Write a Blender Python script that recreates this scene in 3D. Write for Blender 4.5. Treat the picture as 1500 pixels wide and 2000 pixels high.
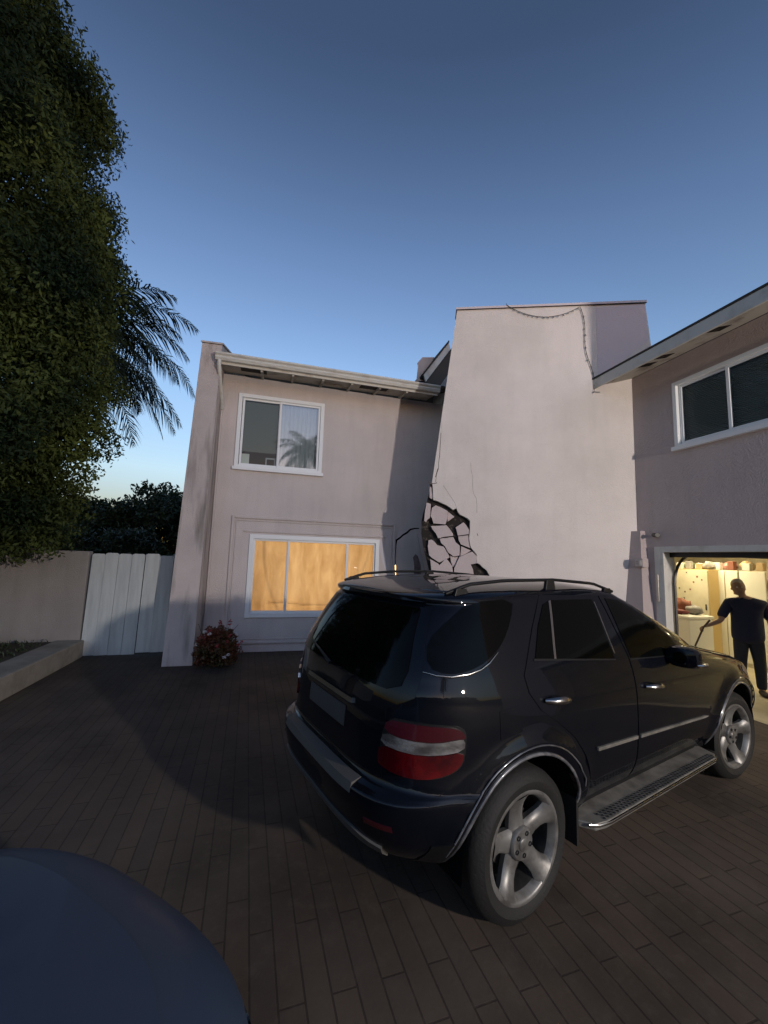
import bpy, bmesh, math, random
import numpy as np
from mathutils import Vector, Matrix
from mathutils.geometry import tessellate_polygon
R = math.radians
rnd = random.Random(7)
SC = bpy.context.scene
COL = SC.collection
for _o in list(bpy.data.objects): bpy.data.objects.remove(_o)

# ------------------------------------------------------------------ camera
# world frame: +x runs along the front wall of the house, +y into the house, z up
CAM = Vector((0.43, -8.53, 1.912)); FPX = 788.0
_p, _r, _y = R(6.465), R(1.824), R(15.376)
_F = Vector((0, math.cos(_p), math.sin(_p))); _U = Vector((0, -math.sin(_p), math.cos(_p))); _R = Vector((1, 0, 0))
_R, _U = math.cos(_r)*_R + math.sin(_r)*_U, -math.sin(_r)*_R + math.cos(_r)*_U
_q = Matrix.Rotation(-_y, 3, 'Z')
_F, _U, _R = _q @ _F, _q @ _U, _q @ _R
cd = bpy.data.cameras.new('camera'); cam = bpy.data.objects.new('camera', cd); COL.objects.link(cam)
m = Matrix.Identity(4)
for i in range(3): m[i][0], m[i][1], m[i][2], m[i][3] = _R[i], _U[i], -_F[i], CAM[i]
cam.matrix_world = m
cd.sensor_fit = 'HORIZONTAL'; cd.sensor_width = 36; cd.lens = 36*FPX/1500
cd.clip_start = 0.05; cd.clip_end = 3000
SC.camera = cam

# ------------------------------------------------------------------ sky
w = bpy.data.worlds.new('World'); SC.world = w; w.use_nodes = True
nt = w.node_tree; bg = nt.nodes['Background']
sk = nt.nodes.new('ShaderNodeTexSky'); sk.sky_type = 'NISHITA'; sk.sun_disc = False
sk.sun_elevation = R(1.8); sk.sun_rotation = R(180); sk.ozone_density = 2.2; sk.air_density = 1.0; sk.dust_density = 0.3
# dusk: the zenith has already gone dark, the sky near the horizon is still pale
tcw = nt.nodes.new('ShaderNodeTexCoord'); sx = nt.nodes.new('ShaderNodeSeparateXYZ'); nt.links.new(tcw.outputs['Generated'], sx.inputs[0])
rw = nt.nodes.new('ShaderNodeValToRGB'); nt.links.new(sx.outputs[2], rw.inputs[0]); el = rw.color_ramp.elements
el[0].position = 0.0; el[0].color = (.30, .38, .70, 1); el[1].position = .82; el[1].color = (.38, .34, .39, 1)
for p_, c_ in ((.08, (.46, .46, .64)), (.18, (.82, .74, .80)), (.40, (.93, .84, .91)), (.62, (.68, .61, .70))): e_ = el.new(p_); e_.color = (*c_, 1)
mw = nt.nodes.new('ShaderNodeMix'); mw.data_type = 'RGBA'; mw.blend_type = 'MULTIPLY'; mw.inputs[0].default_value = 1
nt.links.new(sk.outputs[0], mw.inputs[6]); nt.links.new(rw.outputs[0], mw.inputs[7])
nt.links.new(mw.outputs[2], bg.inputs[0]); bg.inputs[1].default_value = 0.10
SC.view_settings.view_transform = 'Standard'; SC.view_settings.look = 'None'
SC.view_settings.exposure = 2.95; SC.view_settings.gamma = 1
LAMP_W = 340; ROOM_W = 12; GARAGE_W = 5

# ------------------------------------------------------------------ helpers
def ray(x, y): return (x-750)*_R - (y-1000)*_U + FPX*_F
def onD(x, y, d=0.0): v = ray(x, y); return CAM + v*((d-CAM.y)/v.y)       # on a wall plane y = d
def onA(x, y, a): v = ray(x, y); return CAM + v*((a-CAM.x)/v.x)           # on a wall plane x = a
NT = Vector((.375, .927, 0)); CT = -.343
def onT(x, y, back=0.0):
    v = ray(x, y); return CAM + v*((CT+back-NT.dot(CAM))/NT.dot(v))

def tag(o, label=None, cat=None, group=None, kind=None):
    if label: o['label'] = label
    if cat: o['category'] = cat
    if group: o['group'] = group
    if kind: o['kind'] = kind
    return o
WM = {}
def empty(name, loc=(0, 0, 0), rz=0):
    o = bpy.data.objects.new(name, None); COL.objects.link(o); o.location = loc; o.rotation_euler = (0, 0, rz)
    o.empty_display_size = .2
    WM[o] = Matrix.Translation(Vector(loc)) @ Matrix.Rotation(rz, 4, 'Z'); return o
class MB:
    def __init__(s): s.v = []; s.f = []
    def add(s, vs, fs):
        n = len(s.v); s.v += [tuple(v) for v in vs]; s.f += [tuple(i+n for i in f) for f in fs]; return s
    def box(s, a, b):
        x0, y0, z0 = [min(p, q) for p, q in zip(a, b)]; x1, y1, z1 = [max(p, q) for p, q in zip(a, b)]
        return s.add([(x0,y0,z0),(x1,y0,z0),(x1,y1,z0),(x0,y1,z0),(x0,y0,z1),(x1,y0,z1),(x1,y1,z1),(x0,y1,z1)],
                     [(0,3,2,1),(4,5,6,7),(0,1,5,4),(1,2,6,5),(2,3,7,6),(3,0,4,7)])
    def bar(s, p, q, wd, ht, up=(0, 0, 1)):
        p, q, up = Vector(p), Vector(q), Vector(up); d = (q-p).normalized(); x = d.cross(up).normalized(); u = x.cross(d)
        vs = [c + sx*x*wd/2 + su*u*ht/2 for c in (p, q) for sx, su in ((-1,-1),(1,-1),(1,1),(-1,1))]
        return s.add(vs, [(0,1,2,3),(7,6,5,4),(0,4,5,1),(1,5,6,2),(2,6,7,3),(3,7,4,0)])
    def prism(s, poly, vec):
        n = len(poly); tr = [tuple(t) for t in tessellate_polygon([[Vector(p) for p in poly]])]
        vec = Vector(vec); V = [Vector(p) for p in poly] + [Vector(p)+vec for p in poly]
        F = tr + [tuple(i+n for i in reversed(t)) for t in tr] + [(i, (i+1) % n, (i+1) % n+n, i+n) for i in range(n)]
        return s.add(V, F)
    def tube(s, pts, r, n=8, closed=False):
        pts = [Vector(p) for p in pts]; m = len(pts); rs = r if isinstance(r, (list, tuple)) else [r]*m
        vs = []; up = None
        for i, p in enumerate(pts):
            if closed: d = (pts[(i+1) % m]-pts[i-1]).normalized()
            else: d = (pts[min(i+1, m-1)]-pts[max(i-1, 0)]).normalized()
            if up is None: up = Vector((0, 0, 1)) if abs(d.z) < .9 else Vector((1, 0, 0))
            x = d.cross(up).normalized(); up = x.cross(d).normalized()
            vs += [p + rs[i]*(math.cos(t)*x + math.sin(t)*up) for t in [2*math.pi*k/n for k in range(n)]]
        fs = []
        for i in range(m if closed else m-1):
            j = (i+1) % m
            fs += [(i*n+k, i*n+(k+1) % n, j*n+(k+1) % n, j*n+k) for k in range(n)]
        if not closed: fs += [tuple(range(n-1, -1, -1)), tuple((m-1)*n+k for k in range(n))]
        return s.add(vs, fs)
    def lathe(s, prof, c=(0, 0, 0), axis='Y', n=40, cap=False):   # prof: (offset along axis, radius)
        vs = []; c = Vector(c)
        for o, r in prof:
            for k in range(n):
                t = 2*math.pi*k/n; a, b = r*math.cos(t), r*math.sin(t)
                vs.append(c + (Vector((a, o, b)) if axis == 'Y' else Vector((a, b, o)) if axis == 'Z' else Vector((o, a, b))))
        m = len(prof)
        fs = [(i*n+k, i*n+(k+1) % n, (i+1)*n+(k+1) % n, (i+1)*n+k) for i in range(m-1) for k in range(n)]
        if cap: fs += [tuple(range(n-1, -1, -1)), tuple((m-1)*n+k for k in range(n))]
        return s.add(vs, fs)
    def ball(s, c, r, n=10, sc=(1, 1, 1)):
        vs = []; c = Vector(c)
        for i in range(n//2+1):
            a = math.pi*i/(n//2)
            for k in range(n):
                t = 2*math.pi*k/n
                vs.append(c+Vector((r*sc[0]*math.sin(a)*math.cos(t), r*sc[1]*math.sin(a)*math.sin(t), r*sc[2]*math.cos(a))))
        return s.add(vs, [(i*n+k, (i+1)*n+k, (i+1)*n+(k+1) % n, i*n+(k+1) % n) for i in range(n//2) for k in range(n)])
    def mesh(s, name, smooth=0):
        me = bpy.data.meshes.new(name); me.from_pydata(s.v, [], s.f)
        bm = bmesh.new(); bm.from_mesh(me)
        if smooth: bmesh.ops.remove_doubles(bm, verts=bm.verts, dist=1e-5)
        bmesh.ops.recalc_face_normals(bm, faces=bm.faces); bm.to_mesh(me); bm.free()
        if smooth:
            me.polygons.foreach_set('use_smooth', [True]*len(me.polygons)); me.set_sharp_from_angle(angle=R(smooth))
        return me
    def build(s, name, mat, parent=None, smooth=0, bevel=0):
        me = s.mesh(name, smooth); me.materials.append(mat)
        o = bpy.data.objects.new(name, me); COL.objects.link(o)
        if parent:
            o.parent = parent; pw = WM.get(parent)
            if pw is not None: o.matrix_parent_inverse = pw.inverted()
        if bevel:
            b = o.modifiers.new('bevel', 'BEVEL'); b.width = bevel; b.segments = 2; b.limit_method = 'ANGLE'; b.angle_limit = R(40)
        return o
def wall_grid(mb, O, U, N, us, zs, filled, th):
    # manifold wall with openings: cell (i,j) filled or not. O origin, U along, N thickness direction
    O, U, N = Vector(O), Vector(U), Vector(N)
    P = lambda i, j, k: O + U*us[i] + Vector((0, 0, zs[j])) + N*(th*k)
    nu, nz = len(us)-1, len(zs)-1
    ok = lambda i, j: 0 <= i < nu and 0 <= j < nz and filled(i, j)
    for i in range(nu):
        for j in range(nz):
            if not ok(i, j): continue
            mb.add([P(i,j,0),P(i+1,j,0),P(i+1,j+1,0),P(i,j+1,0)], [(0,1,2,3)]); mb.add([P(i,j,1),P(i+1,j,1),P(i+1,j+1,1),P(i,j+1,1)], [(3,2,1,0)])
            if not ok(i-1, j): mb.add([P(i,j,0),P(i,j+1,0),P(i,j+1,1),P(i,j,1)], [(0,1,2,3)])
            if not ok(i+1, j): mb.add([P(i+1,j,0),P(i+1,j+1,0),P(i+1,j+1,1),P(i+1,j,1)], [(3,2,1,0)])
            if not ok(i, j-1): mb.add([P(i,j,0),P(i+1,j,0),P(i+1,j,1),P(i,j,1)], [(3,2,1,0)])
            if not ok(i, j+1): mb.add([P(i,j+1,0),P(i+1,j+1,0),P(i+1,j+1,1),P(i,j+1,1)], [(0,1,2,3)])
    return mb

# ------------------------------------------------------------------ materials
def mat(name, col, rough=.7, metal=0, spec=.5, noise=None, bump=None, coat=0, var=None, emit=None, es=1):
    """noise=(colour2, scale, lo, hi) blends a second colour in; bump=(strength, scale)"""
    M = bpy.data.materials.new(name); M.use_nodes = True; nt = M.node_tree; b = nt.nodes['Principled BSDF']
    b.inputs['Base Color'].default_value = (*col, 1); b.inputs['Roughness'].default_value = rough
    b.inputs['Metallic'].default_value = metal; b.inputs['Specular IOR Level'].default_value = spec
    b.inputs['Coat Weight'].default_value = coat; b.inputs['Coat Roughness'].default_value = .04
    tc = nt.nodes.new('ShaderNodeTexCoord')
    if noise:
        c2, sc, lo, hi = noise[:4]
        n = nt.nodes.new('ShaderNodeTexNoise'); n.inputs['Scale'].default_value = sc; n.inputs['Detail'].default_value = 6; n.inputs['Roughness'].default_value = .6
        mp = nt.nodes.new('ShaderNodeMapping'); nt.links.new(tc.outputs['Object'], mp.inputs[0]); nt.links.new(mp.outputs[0], n.inputs[0])
        if len(noise) > 4: mp.inputs['Scale'].default_value = noise[4]
        r = nt.nodes.new('ShaderNodeMapRange'); r.inputs[1].default_value = lo; r.inputs[2].default_value = hi; nt.links.new(n.outputs[0], r.inputs[0])
        mx = nt.nodes.new('ShaderNodeMix'); mx.data_type = 'RGBA'; nt.links.new(r.outputs[0], mx.inputs[0])
        mx.inputs[6].default_value = (*col, 1); mx.inputs[7].default_value = (*c2, 1); nt.links.new(mx.outputs[2], b.inputs['Base Color'])
        M['mix'] = mx.name
    if bump:
        n2 = nt.nodes.new('ShaderNodeTexNoise'); n2.inputs['Scale'].default_value = bump[1]; n2.inputs['Detail'].default_value = 4
        nt.links.new(tc.outputs['Object'], n2.inputs[0]); bp = nt.nodes.new('ShaderNodeBump'); bp.inputs['Strength'].default_value = bump[0]; bp.inputs['Distance'].default_value = .01
        nt.links.new(n2.outputs[0], bp.inputs['Height']); nt.links.new(bp.outputs[0], b.inputs['Normal'])
    if emit: b.inputs['Emission Color'].default_value = (*emit, 1); b.inputs['Emission Strength'].default_value = es
    return M
def stucco(name, c1, c2, stain=0):
    M = mat(name, c1, .92, spec=.2, noise=(c2, .9, .38, .66), bump=(.9, 55))
    if stain:
        nt = M.node_tree; b = nt.nodes['Principled BSDF']; mx0 = nt.nodes[M['mix']]
        tc = nt.nodes.new('ShaderNodeTexCoord'); mp = nt.nodes.new('ShaderNodeMapping'); mp.inputs['Scale'].default_value = (6, 6, .7)
        n = nt.nodes.new('ShaderNodeTexNoise'); n.inputs['Scale'].default_value = 1.0; n.inputs['Detail'].default_value = 5
        nt.links.new(tc.outputs['Object'], mp.inputs[0]); nt.links.new(mp.outputs[0], n.inputs[0])
        r = nt.nodes.new('ShaderNodeMapRange'); r.inputs[1].default_value = .48; r.inputs[2].default_value = .75; r.inputs[4].default_value = stain
        nt.links.new(n.outputs[0], r.inputs[0]); mx = nt.nodes.new('ShaderNodeMix'); mx.data_type = 'RGBA'
        nt.links.new(r.outputs[0], mx.inputs[0]); nt.links.new(mx0.outputs[2], mx.inputs[6]); mx.inputs[7].default_value = (.16, .14, .12, 1)
        nt.links.new(mx.outputs[2], b.inputs['Base Color'])
    return M
STUC = stucco('pink_stucco', (.62, .55, .53), (.54, .485, .47), .10)
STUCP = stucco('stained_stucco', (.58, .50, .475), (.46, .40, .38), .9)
STUCT = stucco('tower_stucco', (.76, .69, .655), (.66, .60, .565), .05)
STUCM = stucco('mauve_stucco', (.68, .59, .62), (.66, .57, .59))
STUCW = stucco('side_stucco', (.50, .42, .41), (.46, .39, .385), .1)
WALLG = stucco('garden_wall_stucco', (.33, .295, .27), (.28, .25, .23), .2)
WHITE = mat('white_vinyl', (.78, .79, .80), .45, bump=(.05, 30))
WPAINT = mat('white_painted_wood', (.62, .60, .56), .6, noise=((.42, .38, .33), 3, .5, .75), bump=(.2, 40))
SOFFIT = mat('weathered_soffit', (.42, .39, .34), .8, noise=((.16, .13, .10), 2.5, .5, .68), bump=(.3, 30))
GUTTER = mat('gutter_metal', (.60, .585, .54), .45, noise=((.45, .42, .38), 4, .5, .7, (1, 1, 4)))
SHINGLE = mat('asphalt_shingle', (.05, .045, .04), .95, bump=(.8, 60))
DARK = mat('dark_void', (.018, .015, .013), 1, spec=.1, noise=((.06, .045, .035), 9, .45, .7), bump=(1, 25))
PAPER = mat('torn_building_paper', (.035, .030, .028), .95, spec=.1, noise=((.14, .12, .10), 14, .55, .72), bump=(1, 40))
FRAG = stucco('broken_stucco', (.60, .50, .49), (.54, .46, .45))
BLACKM = mat('black_plastic', (.01, .01, .011), .4)
CONC = mat('concrete_curb', (.27, .24, .20), .9, noise=((.17, .15, .12), 3, .4, .7), bump=(.5, 50))
SOIL = mat('planter_soil', (.035, .025, .018), 1, noise=((.06, .045, .03), 12, .4, .6), bump=(1, 30))
GATEM = mat('weathered_white_boards', (.52, .54, .53), .7, noise=((.40, .42, .42), 2, .4, .7, (6, 6, .6)), bump=(.35, 35))

def glass_mat(name, tint=(.9, .95, .95), ior=1.5):
    M = bpy.data.materials.new(name); M.use_nodes = True; nt = M.node_tree; nt.nodes.clear()
    o = nt.nodes.new('ShaderNodeOutputMaterial'); t = nt.nodes.new('ShaderNodeBsdfTransparent'); t.inputs[0].default_value = (*tint, 1)
    g = nt.nodes.new('ShaderNodeBsdfGlossy'); g.inputs['Roughness'].default_value = .02; f = nt.nodes.new('ShaderNodeFresnel'); f.inputs[0].default_value = ior
    mx = nt.nodes.new('ShaderNodeMixShader'); nt.links.new(f.outputs[0], mx.inputs[0]); nt.links.new(t.outputs[0], mx.inputs[1]); nt.links.new(g.outputs[0], mx.inputs[2]); nt.links.new(mx.outputs[0], o.inputs[0])
    return M
GLASS = glass_mat('window_glass', ior=1.35)
GLASS2 = glass_mat('reflective_glass', (.8, .85, .88), 2.4)

def paver_mat():
    M = bpy.data.materials.new('brick_pavers'); M.use_nodes = True; nt = M.node_tree; b = nt.nodes['Principled BSDF']
    tc = nt.nodes.new('ShaderNodeTexCoord'); mp = nt.nodes.new('ShaderNodeMapping'); mp.inputs['Rotation'].default_value = (0, 0, R(87))
    nt.links.new(tc.outputs['Object'], mp.inputs[0])
    br = nt.nodes.new('ShaderNodeTexBrick'); br.inputs['Scale'].default_value = 1; br.inputs['Brick Width'].default_value = .62; br.inputs['Row Height'].default_value = .115
    br.inputs['Mortar Size'].default_value = .005; br.inputs['Mortar Smooth'].default_value = .25; br.offset = .37; br.inputs['Bias'].default_value = 0
    br.inputs['Color1'].default_value = (.078, .058, .044, 1); br.inputs['Color2'].default_value = (.066, .052, .042, 1); br.inputs['Mortar'].default_value = (.040, .030, .024, 1)
    nt.links.new(mp.outputs[0], br.inputs[0])
    n = nt.nodes.new('ShaderNodeTexNoise'); n.inputs['Scale'].default_value = 1.1; n.inputs['Detail'].default_value = 6; nt.links.new(tc.outputs['Object'], n.inputs[0])
    r = nt.nodes.new('ShaderNodeMapRange'); r.inputs[1].default_value = .3; r.inputs[2].default_value = .7; r.inputs[3].default_value = .62; r.inputs[4].default_value = 1.32; nt.links.new(n.outputs[0], r.inputs[0])
    mx = nt.nodes.new('ShaderNodeMix'); mx.data_type = 'RGBA'; mx.blend_type = 'MULTIPLY'; mx.inputs[0].default_value = 1
    nt.links.new(br.outputs[0], mx.inputs[6]); nt.links.new(r.outputs[0], mx.inputs[7])
    n3 = nt.nodes.new('ShaderNodeTexNoise'); n3.inputs['Scale'].default_value = .55; n3.inputs['Detail'].default_value = 3; n3.inputs['Distortion'].default_value = 1.2; nt.links.new(tc.outputs['Object'], n3.inputs[0])
    r3 = nt.nodes.new('ShaderNodeMapRange'); r3.inputs[1].default_value = .56; r3.inputs[2].default_value = .70; r3.inputs[4].default_value = .55; nt.links.new(n3.outputs[0], r3.inputs[0])
    m3 = nt.nodes.new('ShaderNodeMix'); m3.data_type = 'RGBA'; nt.links.new(r3.outputs[0], m3.inputs[0]); nt.links.new(mx.outputs[2], m3.inputs[6]); m3.inputs[7].default_value = (.035, .029, .025, 1)
    n4 = nt.nodes.new('ShaderNodeTexNoise'); n4.inputs['Scale'].default_value = 9; n4.inputs['Detail'].default_value = 8; n4.inputs['Roughness'].default_value = .75; nt.links.new(tc.outputs['Object'], n4.inputs[0])
    r4 = nt.nodes.new('ShaderNodeMapRange'); r4.inputs[1].default_value = .5; r4.inputs[2].default_value = .8; r4.inputs[4].default_value = .6; nt.links.new(n4.outputs[0], r4.inputs[0])
    m4 = nt.nodes.new('ShaderNodeMix'); m4.data_type = 'RGBA'; nt.links.new(r4.outputs[0], m4.inputs[0]); nt.links.new(m3.outputs[2], m4.inputs[6]); m4.inputs[7].default_value = (.10, .082, .065, 1)
    nt.links.new(m4.outputs[2], b.inputs['Base Color'])
    n2 = nt.nodes.new('ShaderNodeTexNoise'); n2.inputs['Scale'].default_value = 45; nt.links.new(tc.outputs['Object'], n2.inputs[0])
    ad = nt.nodes.new('ShaderNodeMath'); ad.operation = 'MULTIPLY_ADD'; nt.links.new(n2.outputs[0], ad.inputs[0]); ad.inputs[1].default_value = .25
    iv = nt.nodes.new('ShaderNodeMath'); iv.operation = 'SUBTRACT'; iv.inputs[0].default_value = 1; nt.links.new(br.outputs[1], iv.inputs[1]); nt.links.new(iv.outputs[0], ad.inputs[2])
    bp = nt.nodes.new('ShaderNodeBump'); bp.inputs['Strength'].default_value = .6; bp.inputs['Distance'].default_value = .006
    nt.links.new(ad.outputs[0], bp.inputs['Height']); nt.links.new(bp.outputs[0], b.inputs['Normal'])
    b.inputs['Roughness'].default_value = .85; b.inputs['Specular IOR Level'].default_value = .25
    return M

# ------------------------------------------------------------------ ground
g = MB().add([(-400,-400,-.02),(400,-400,-.02),(400,400,-.02),(-400,400,-.02)], [(0,1,2,3)]).build('ground', SOIL); tag(g, kind='structure')
g = MB().box((-14,-26,-.1),(6.5,.1,0)).build('driveway', paver_mat()); tag(g, kind='structure')
g = MB().box((-7.5,-9,-.01),(-3.08,-.01,.27)).build('planting_bed', SOIL); tag(g, kind='structure')
g = MB().box((-3.1,-9,0),(-2.66,-.02,.30)).build('curb', CONC, bevel=.02); tag(g, kind='structure')

# ------------------------------------------------------------------ house
house = empty('house', (2.6, 0, 0))
tag(house, 'two storey pale pink stucco house with a cracked leaning tower wall and open garage', 'house')
ZE = 5.56
# front wall with two window openings
us = [-.74, -.35, .05, 1.31, 2.63, 5.0]; zs = [0, .69, 2.26, 3.66, 5.14, ZE]
fl = lambda i, j: not ((i in (2, 3) and j == 1) or (i in (1, 2) and j == 3))
wall_grid(MB(), (0, 0, 0), (1, 0, 0), (0, 1, 0), us, zs, fl, .2).build('front_wall', STUC, house)
# raised band round the lower window
mb = MB()
def rim(mb, x0, x1, z0, z1, wd, y0, y1):
    mb.box((x0,y0,z0),(x0+wd,y1,z1)); mb.box((x1-wd,y0,z0),(x1,y1,z1)); mb.box((x0+wd,y0,z1-wd),(x1-wd,y1,z1)); mb.box((x0+wd,y0,z0),(x1-wd,y1,z0+wd))
rim(mb, -.36, 3.05, .16, 2.66, .05, -.04, .0)
rim(mb, -.28, 2.97, .24, 2.58, .02, -.02, .0)
mb.build('wall_moulding', STUC, house, bevel=.008)
mb = MB(); mb.box((-.12,-.03,2.34),(2.82,0,2.385)); mb.build('window_head_moulding', STUC, house, bevel=.008)
# wing wall (pilaster) on the left
bl, br_ = Vector((-1.21,-.87,0)), Vector((-.74,-.87,0))
tl, tr = onD(395, 669, -.52), onD(434, 674, -.52)
mb = MB(); S = .36; L = 6.5
back = lambda v, up=0: Vector((v.x, v.y+L, v.z+(L*S if up else 0)))
vs = [bl, br_, tr, tl, back(bl), back(br_), back(tr, 1), back(tl, 1)]
mb.add(vs, [(0,1,2,3),(7,6,5,4),(0,4,5,1),(1,5,6,2),(2,6,7,3),(3,7,4,0)]).build('wing_wall', STUCP, house)
mb = MB(); o1 = Vector((-.02,-.02,.0)); mb.add([tl+Vector((-.02,-.025,.002)), tr+Vector((.02,-.025,.002)), back(tr,1)+Vector((.02,0,.002)), back(tl,1)+Vector((-.02,0,.002)),
        tl+Vector((-.02,-.025,.035)), tr+Vector((.02,-.025,.035)), back(tr,1)+Vector((.02,0,.035)), back(tl,1)+Vector((-.02,0,.035))],
        [(0,3,2,1),(4,5,6,7),(0,1,5,4),(1,2,6,5),(2,3,7,6),(3,0,4,7)]).build('wing_wall_cap', STUCP, house)
# end walls closing the house behind
mb = MB(); mb.box((-.735, .2, 0), (-.55, 8, ZE)); mb.box((-.735, 8, 0), (12, 8.2, ZE)); mb.build('rear_wall', STUC, house)
# roof and eave
ye, ze = -.66, 5.60
mb = MB(); mb.prism([(-.82,ye,ze+.07),(-.82,ye,ze+.10),(-.82,6,ze+.10+(6-ye)*S),(-.82,6,ze+.07+(6-ye)*S)], (6.6,0,0)).build('roof', SHINGLE, house)
mb = MB(); mb.prism([(-.74,-.60,ze-.09),(-.74,0-.002,ze+.0),(-.74,.0-.002,ze+.03),(-.74,-.60,ze-.06)], (4.45,0,0)).build('soffit', SOFFIT, house)
mb = MB(); mb.box((-.76,-.625,ze-.12),(3.74,-.60,ze+.068)).build('fascia', WPAINT, house)
mb = MB(); prof = [(-.626,ze-.075),(-.70,ze-.075),(-.725,ze-.03),(-.722,ze-.0),(-.755,ze+.03),(-.755,ze+.062),(-.742,ze+.062),(-.742,ze+.035),(-.71,ze+.0),(-.715,ze-.028),(-.692,ze-.063),(-.626,ze-.063)]
mb.prism([(-.80,y,z) for y, z in prof], (4.56,0,0)).build('gutter', GUTTER, house)
vent_m = mat('vent_mesh', (.012, .010, .008), .9)
for (xa, ya), (xb, yb) in (((470,722),(521,731)), ((704,752),(757,762))):
    A, B = onD(xa, ya, -.42), onD(xb, yb, -.42)
    MB().prism([(A.x,-.52,ze-.083),(B.x,-.52,ze-.083),(B.x,-.26,ze-.043),(A.x,-.26,ze-.043)], (0,0,.006)).build('soffit_vent', vent_m, house)
for x in (.02, .62, 1.22, 1.82, 2.42, 3.02):
    MB().prism([(x,-.598,ze-.15),(x,-.005,ze-.055),(x,-.005,ze-.006),(x,-.598,ze-.096)], (.045,0,0)).build('rafter_tail', SOFFIT, house)
# downspout
mb = MB(); mb.tube([(-.73,-.68,ze-.07),(-.73,-.68,ze-.16),(-.715,-.45,ze-.42),(-.70,-.10,ze-.72),(-.70,-.045,ze-.80)], .038, 10)
mb.build('downspout', GUTTER, house, smooth=50)
mb = MB(); mb.box((-.722,-.045,.06),(-.686,-.004,ze-.80)).build('wall_conduit', STUC, house, bevel=.006)

# windows -----------------------------------------------------------
def window(name, P, U, N, w_, h_, sashes, frame_w=.075, sill=True, depth=.0, mat_f=WHITE, gl=GLASS, bottom=0):
    """P lower-left outer corner on the wall face, U along the wall, N outward. sashes: list of (u0,u1,proud)"""
    P, U, N = Vector(P), Vector(U), Vector(N); Z = Vector((0, 0, 1))
    def B(mb, u0, u1, z0, z1, n0, n1):
        vs = [P+U*u+Z*z+N*n for n in (n0, n1) for u, z in ((u0,z0),(u1,z0),(u1,z1),(u0,z1))]
        mb.add(vs, [(0,1,2,3),(7,6,5,4),(0,4,5,1),(1,5,6,2),(2,6,7,3),(3,7,4,0)])
    win = MB(); f = frame_w
    for a in ((0,f,0,h_),(w_-f,w_,0,h_),(f,w_-f,h_-f,h_),(f,w_-f,0,f)): B(win, *a, -.06, .035)
    wo = win.build(name, mat_f, house, bevel=.004)
    if sill: mb = MB(); B(mb, -.03, w_+.03, -.035, .03, -.0, .075); mb.build('window_sill', mat_f, wo, bevel=.004)
    for u0, u1, pr in sashes:
        s_ = .042; mb = MB(); n0, n1 = -.055+pr, -.02+pr
        for a in ((u0,u0+s_,f,h_-f),(u1-s_,u1,f,h_-f),(u0+s_,u1-s_,h_-f-s_,h_-f),(u0+s_,u1-s_,f,f+s_+bottom)): B(mb, *a, n0, n1)
        mb.build('sash', mat_f, wo, bevel=.003)
        mb = MB(); B(mb, u0+s_, u1-s_, f+s_+bottom, h_-f-s_, n0+.014, n0+.020); mb.build('pane', GLASS2 if (name, pr, w_) == ('window', .028, 1.76) else gl, wo)
    return wo
P0 = onD(457, 915); P1 = onD(633, 787)
uw = window('window', (-.40,0,3.62), (1,0,0), (0,-1,0), 1.76, 1.57, [(.085,.86,0),(.83,1.68,.028)], .075, gl=GLASS)
lw = window('window', (0,0,.66), (1,0,0), (0,-1,0), 2.69, 1.64, [(.075,.78,0),(.75,2.01,.02),(1.98,2.615,0)], .085, sill=False, gl=GLASS)
lw['label'] = 'wide ground floor window glowing amber through a hung sheet'
# upper room: dark box, roller blind, curtain, things on the sill
DKW = mat('dim_room_paint', (.08, .07, .06), .9)
def room(name, a, b, mt, open_='front'):
    x0, y0, z0 = a; x1, y1, z1 = b
    V = [(x0,y0,z0),(x1,y0,z0),(x1,y1,z0),(x0,y1,z0),(x0,y0,z1),(x1,y0,z1),(x1,y1,z1),(x0,y1,z1)]
    F = {'floor':(0,3,2,1),'ceil':(4,5,6,7),'front':(0,1,5,4),'right':(1,2,6,5),'back':(2,3,7,6),'left':(3,0,4,7)}
    return MB().add(V, [f for k, f in F.items() if k != open_]).build(name, mt, house)
room('upper_room', (-.52,.21,2.85), (3.2,3.5,5.42), DKW)
BLIND = mat('grey_blind', (.125, .12, .105), .8, bump=(.2, 120))
MB().box((-.31,.075,4.00),(.44,.080,5.06)).build('roller_blind', BLIND, uw)
CURT = mat('white_curtain', (.78, .80, .82), .9)
mb = MB(); n = 60
pts = [(.42+.92*k/n, .12+.012*math.sin(k*1.1)+.006*math.sin(k*2.7), 0) for k in range(n+1)]
mb.add([(x,y,z) for z in (3.66,5.1) for x, y, _ in pts], [(k,k+1,n+2+k,n+1+k) for k in range(n)]).build('curtain', CURT, uw, smooth=60)
MB().box((-.30,.16,3.70),(-.13,.20,3.97)).build('paper_stack', mat('white_paper', (.6,.58,.54), .8), uw)
mb = MB(); rim(mb, .20, .40, 3.70, 3.92, .025, .15, .17); mb.build('picture_frame', mat('frame_metal', (.3,.3,.3), .4), uw)
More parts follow.
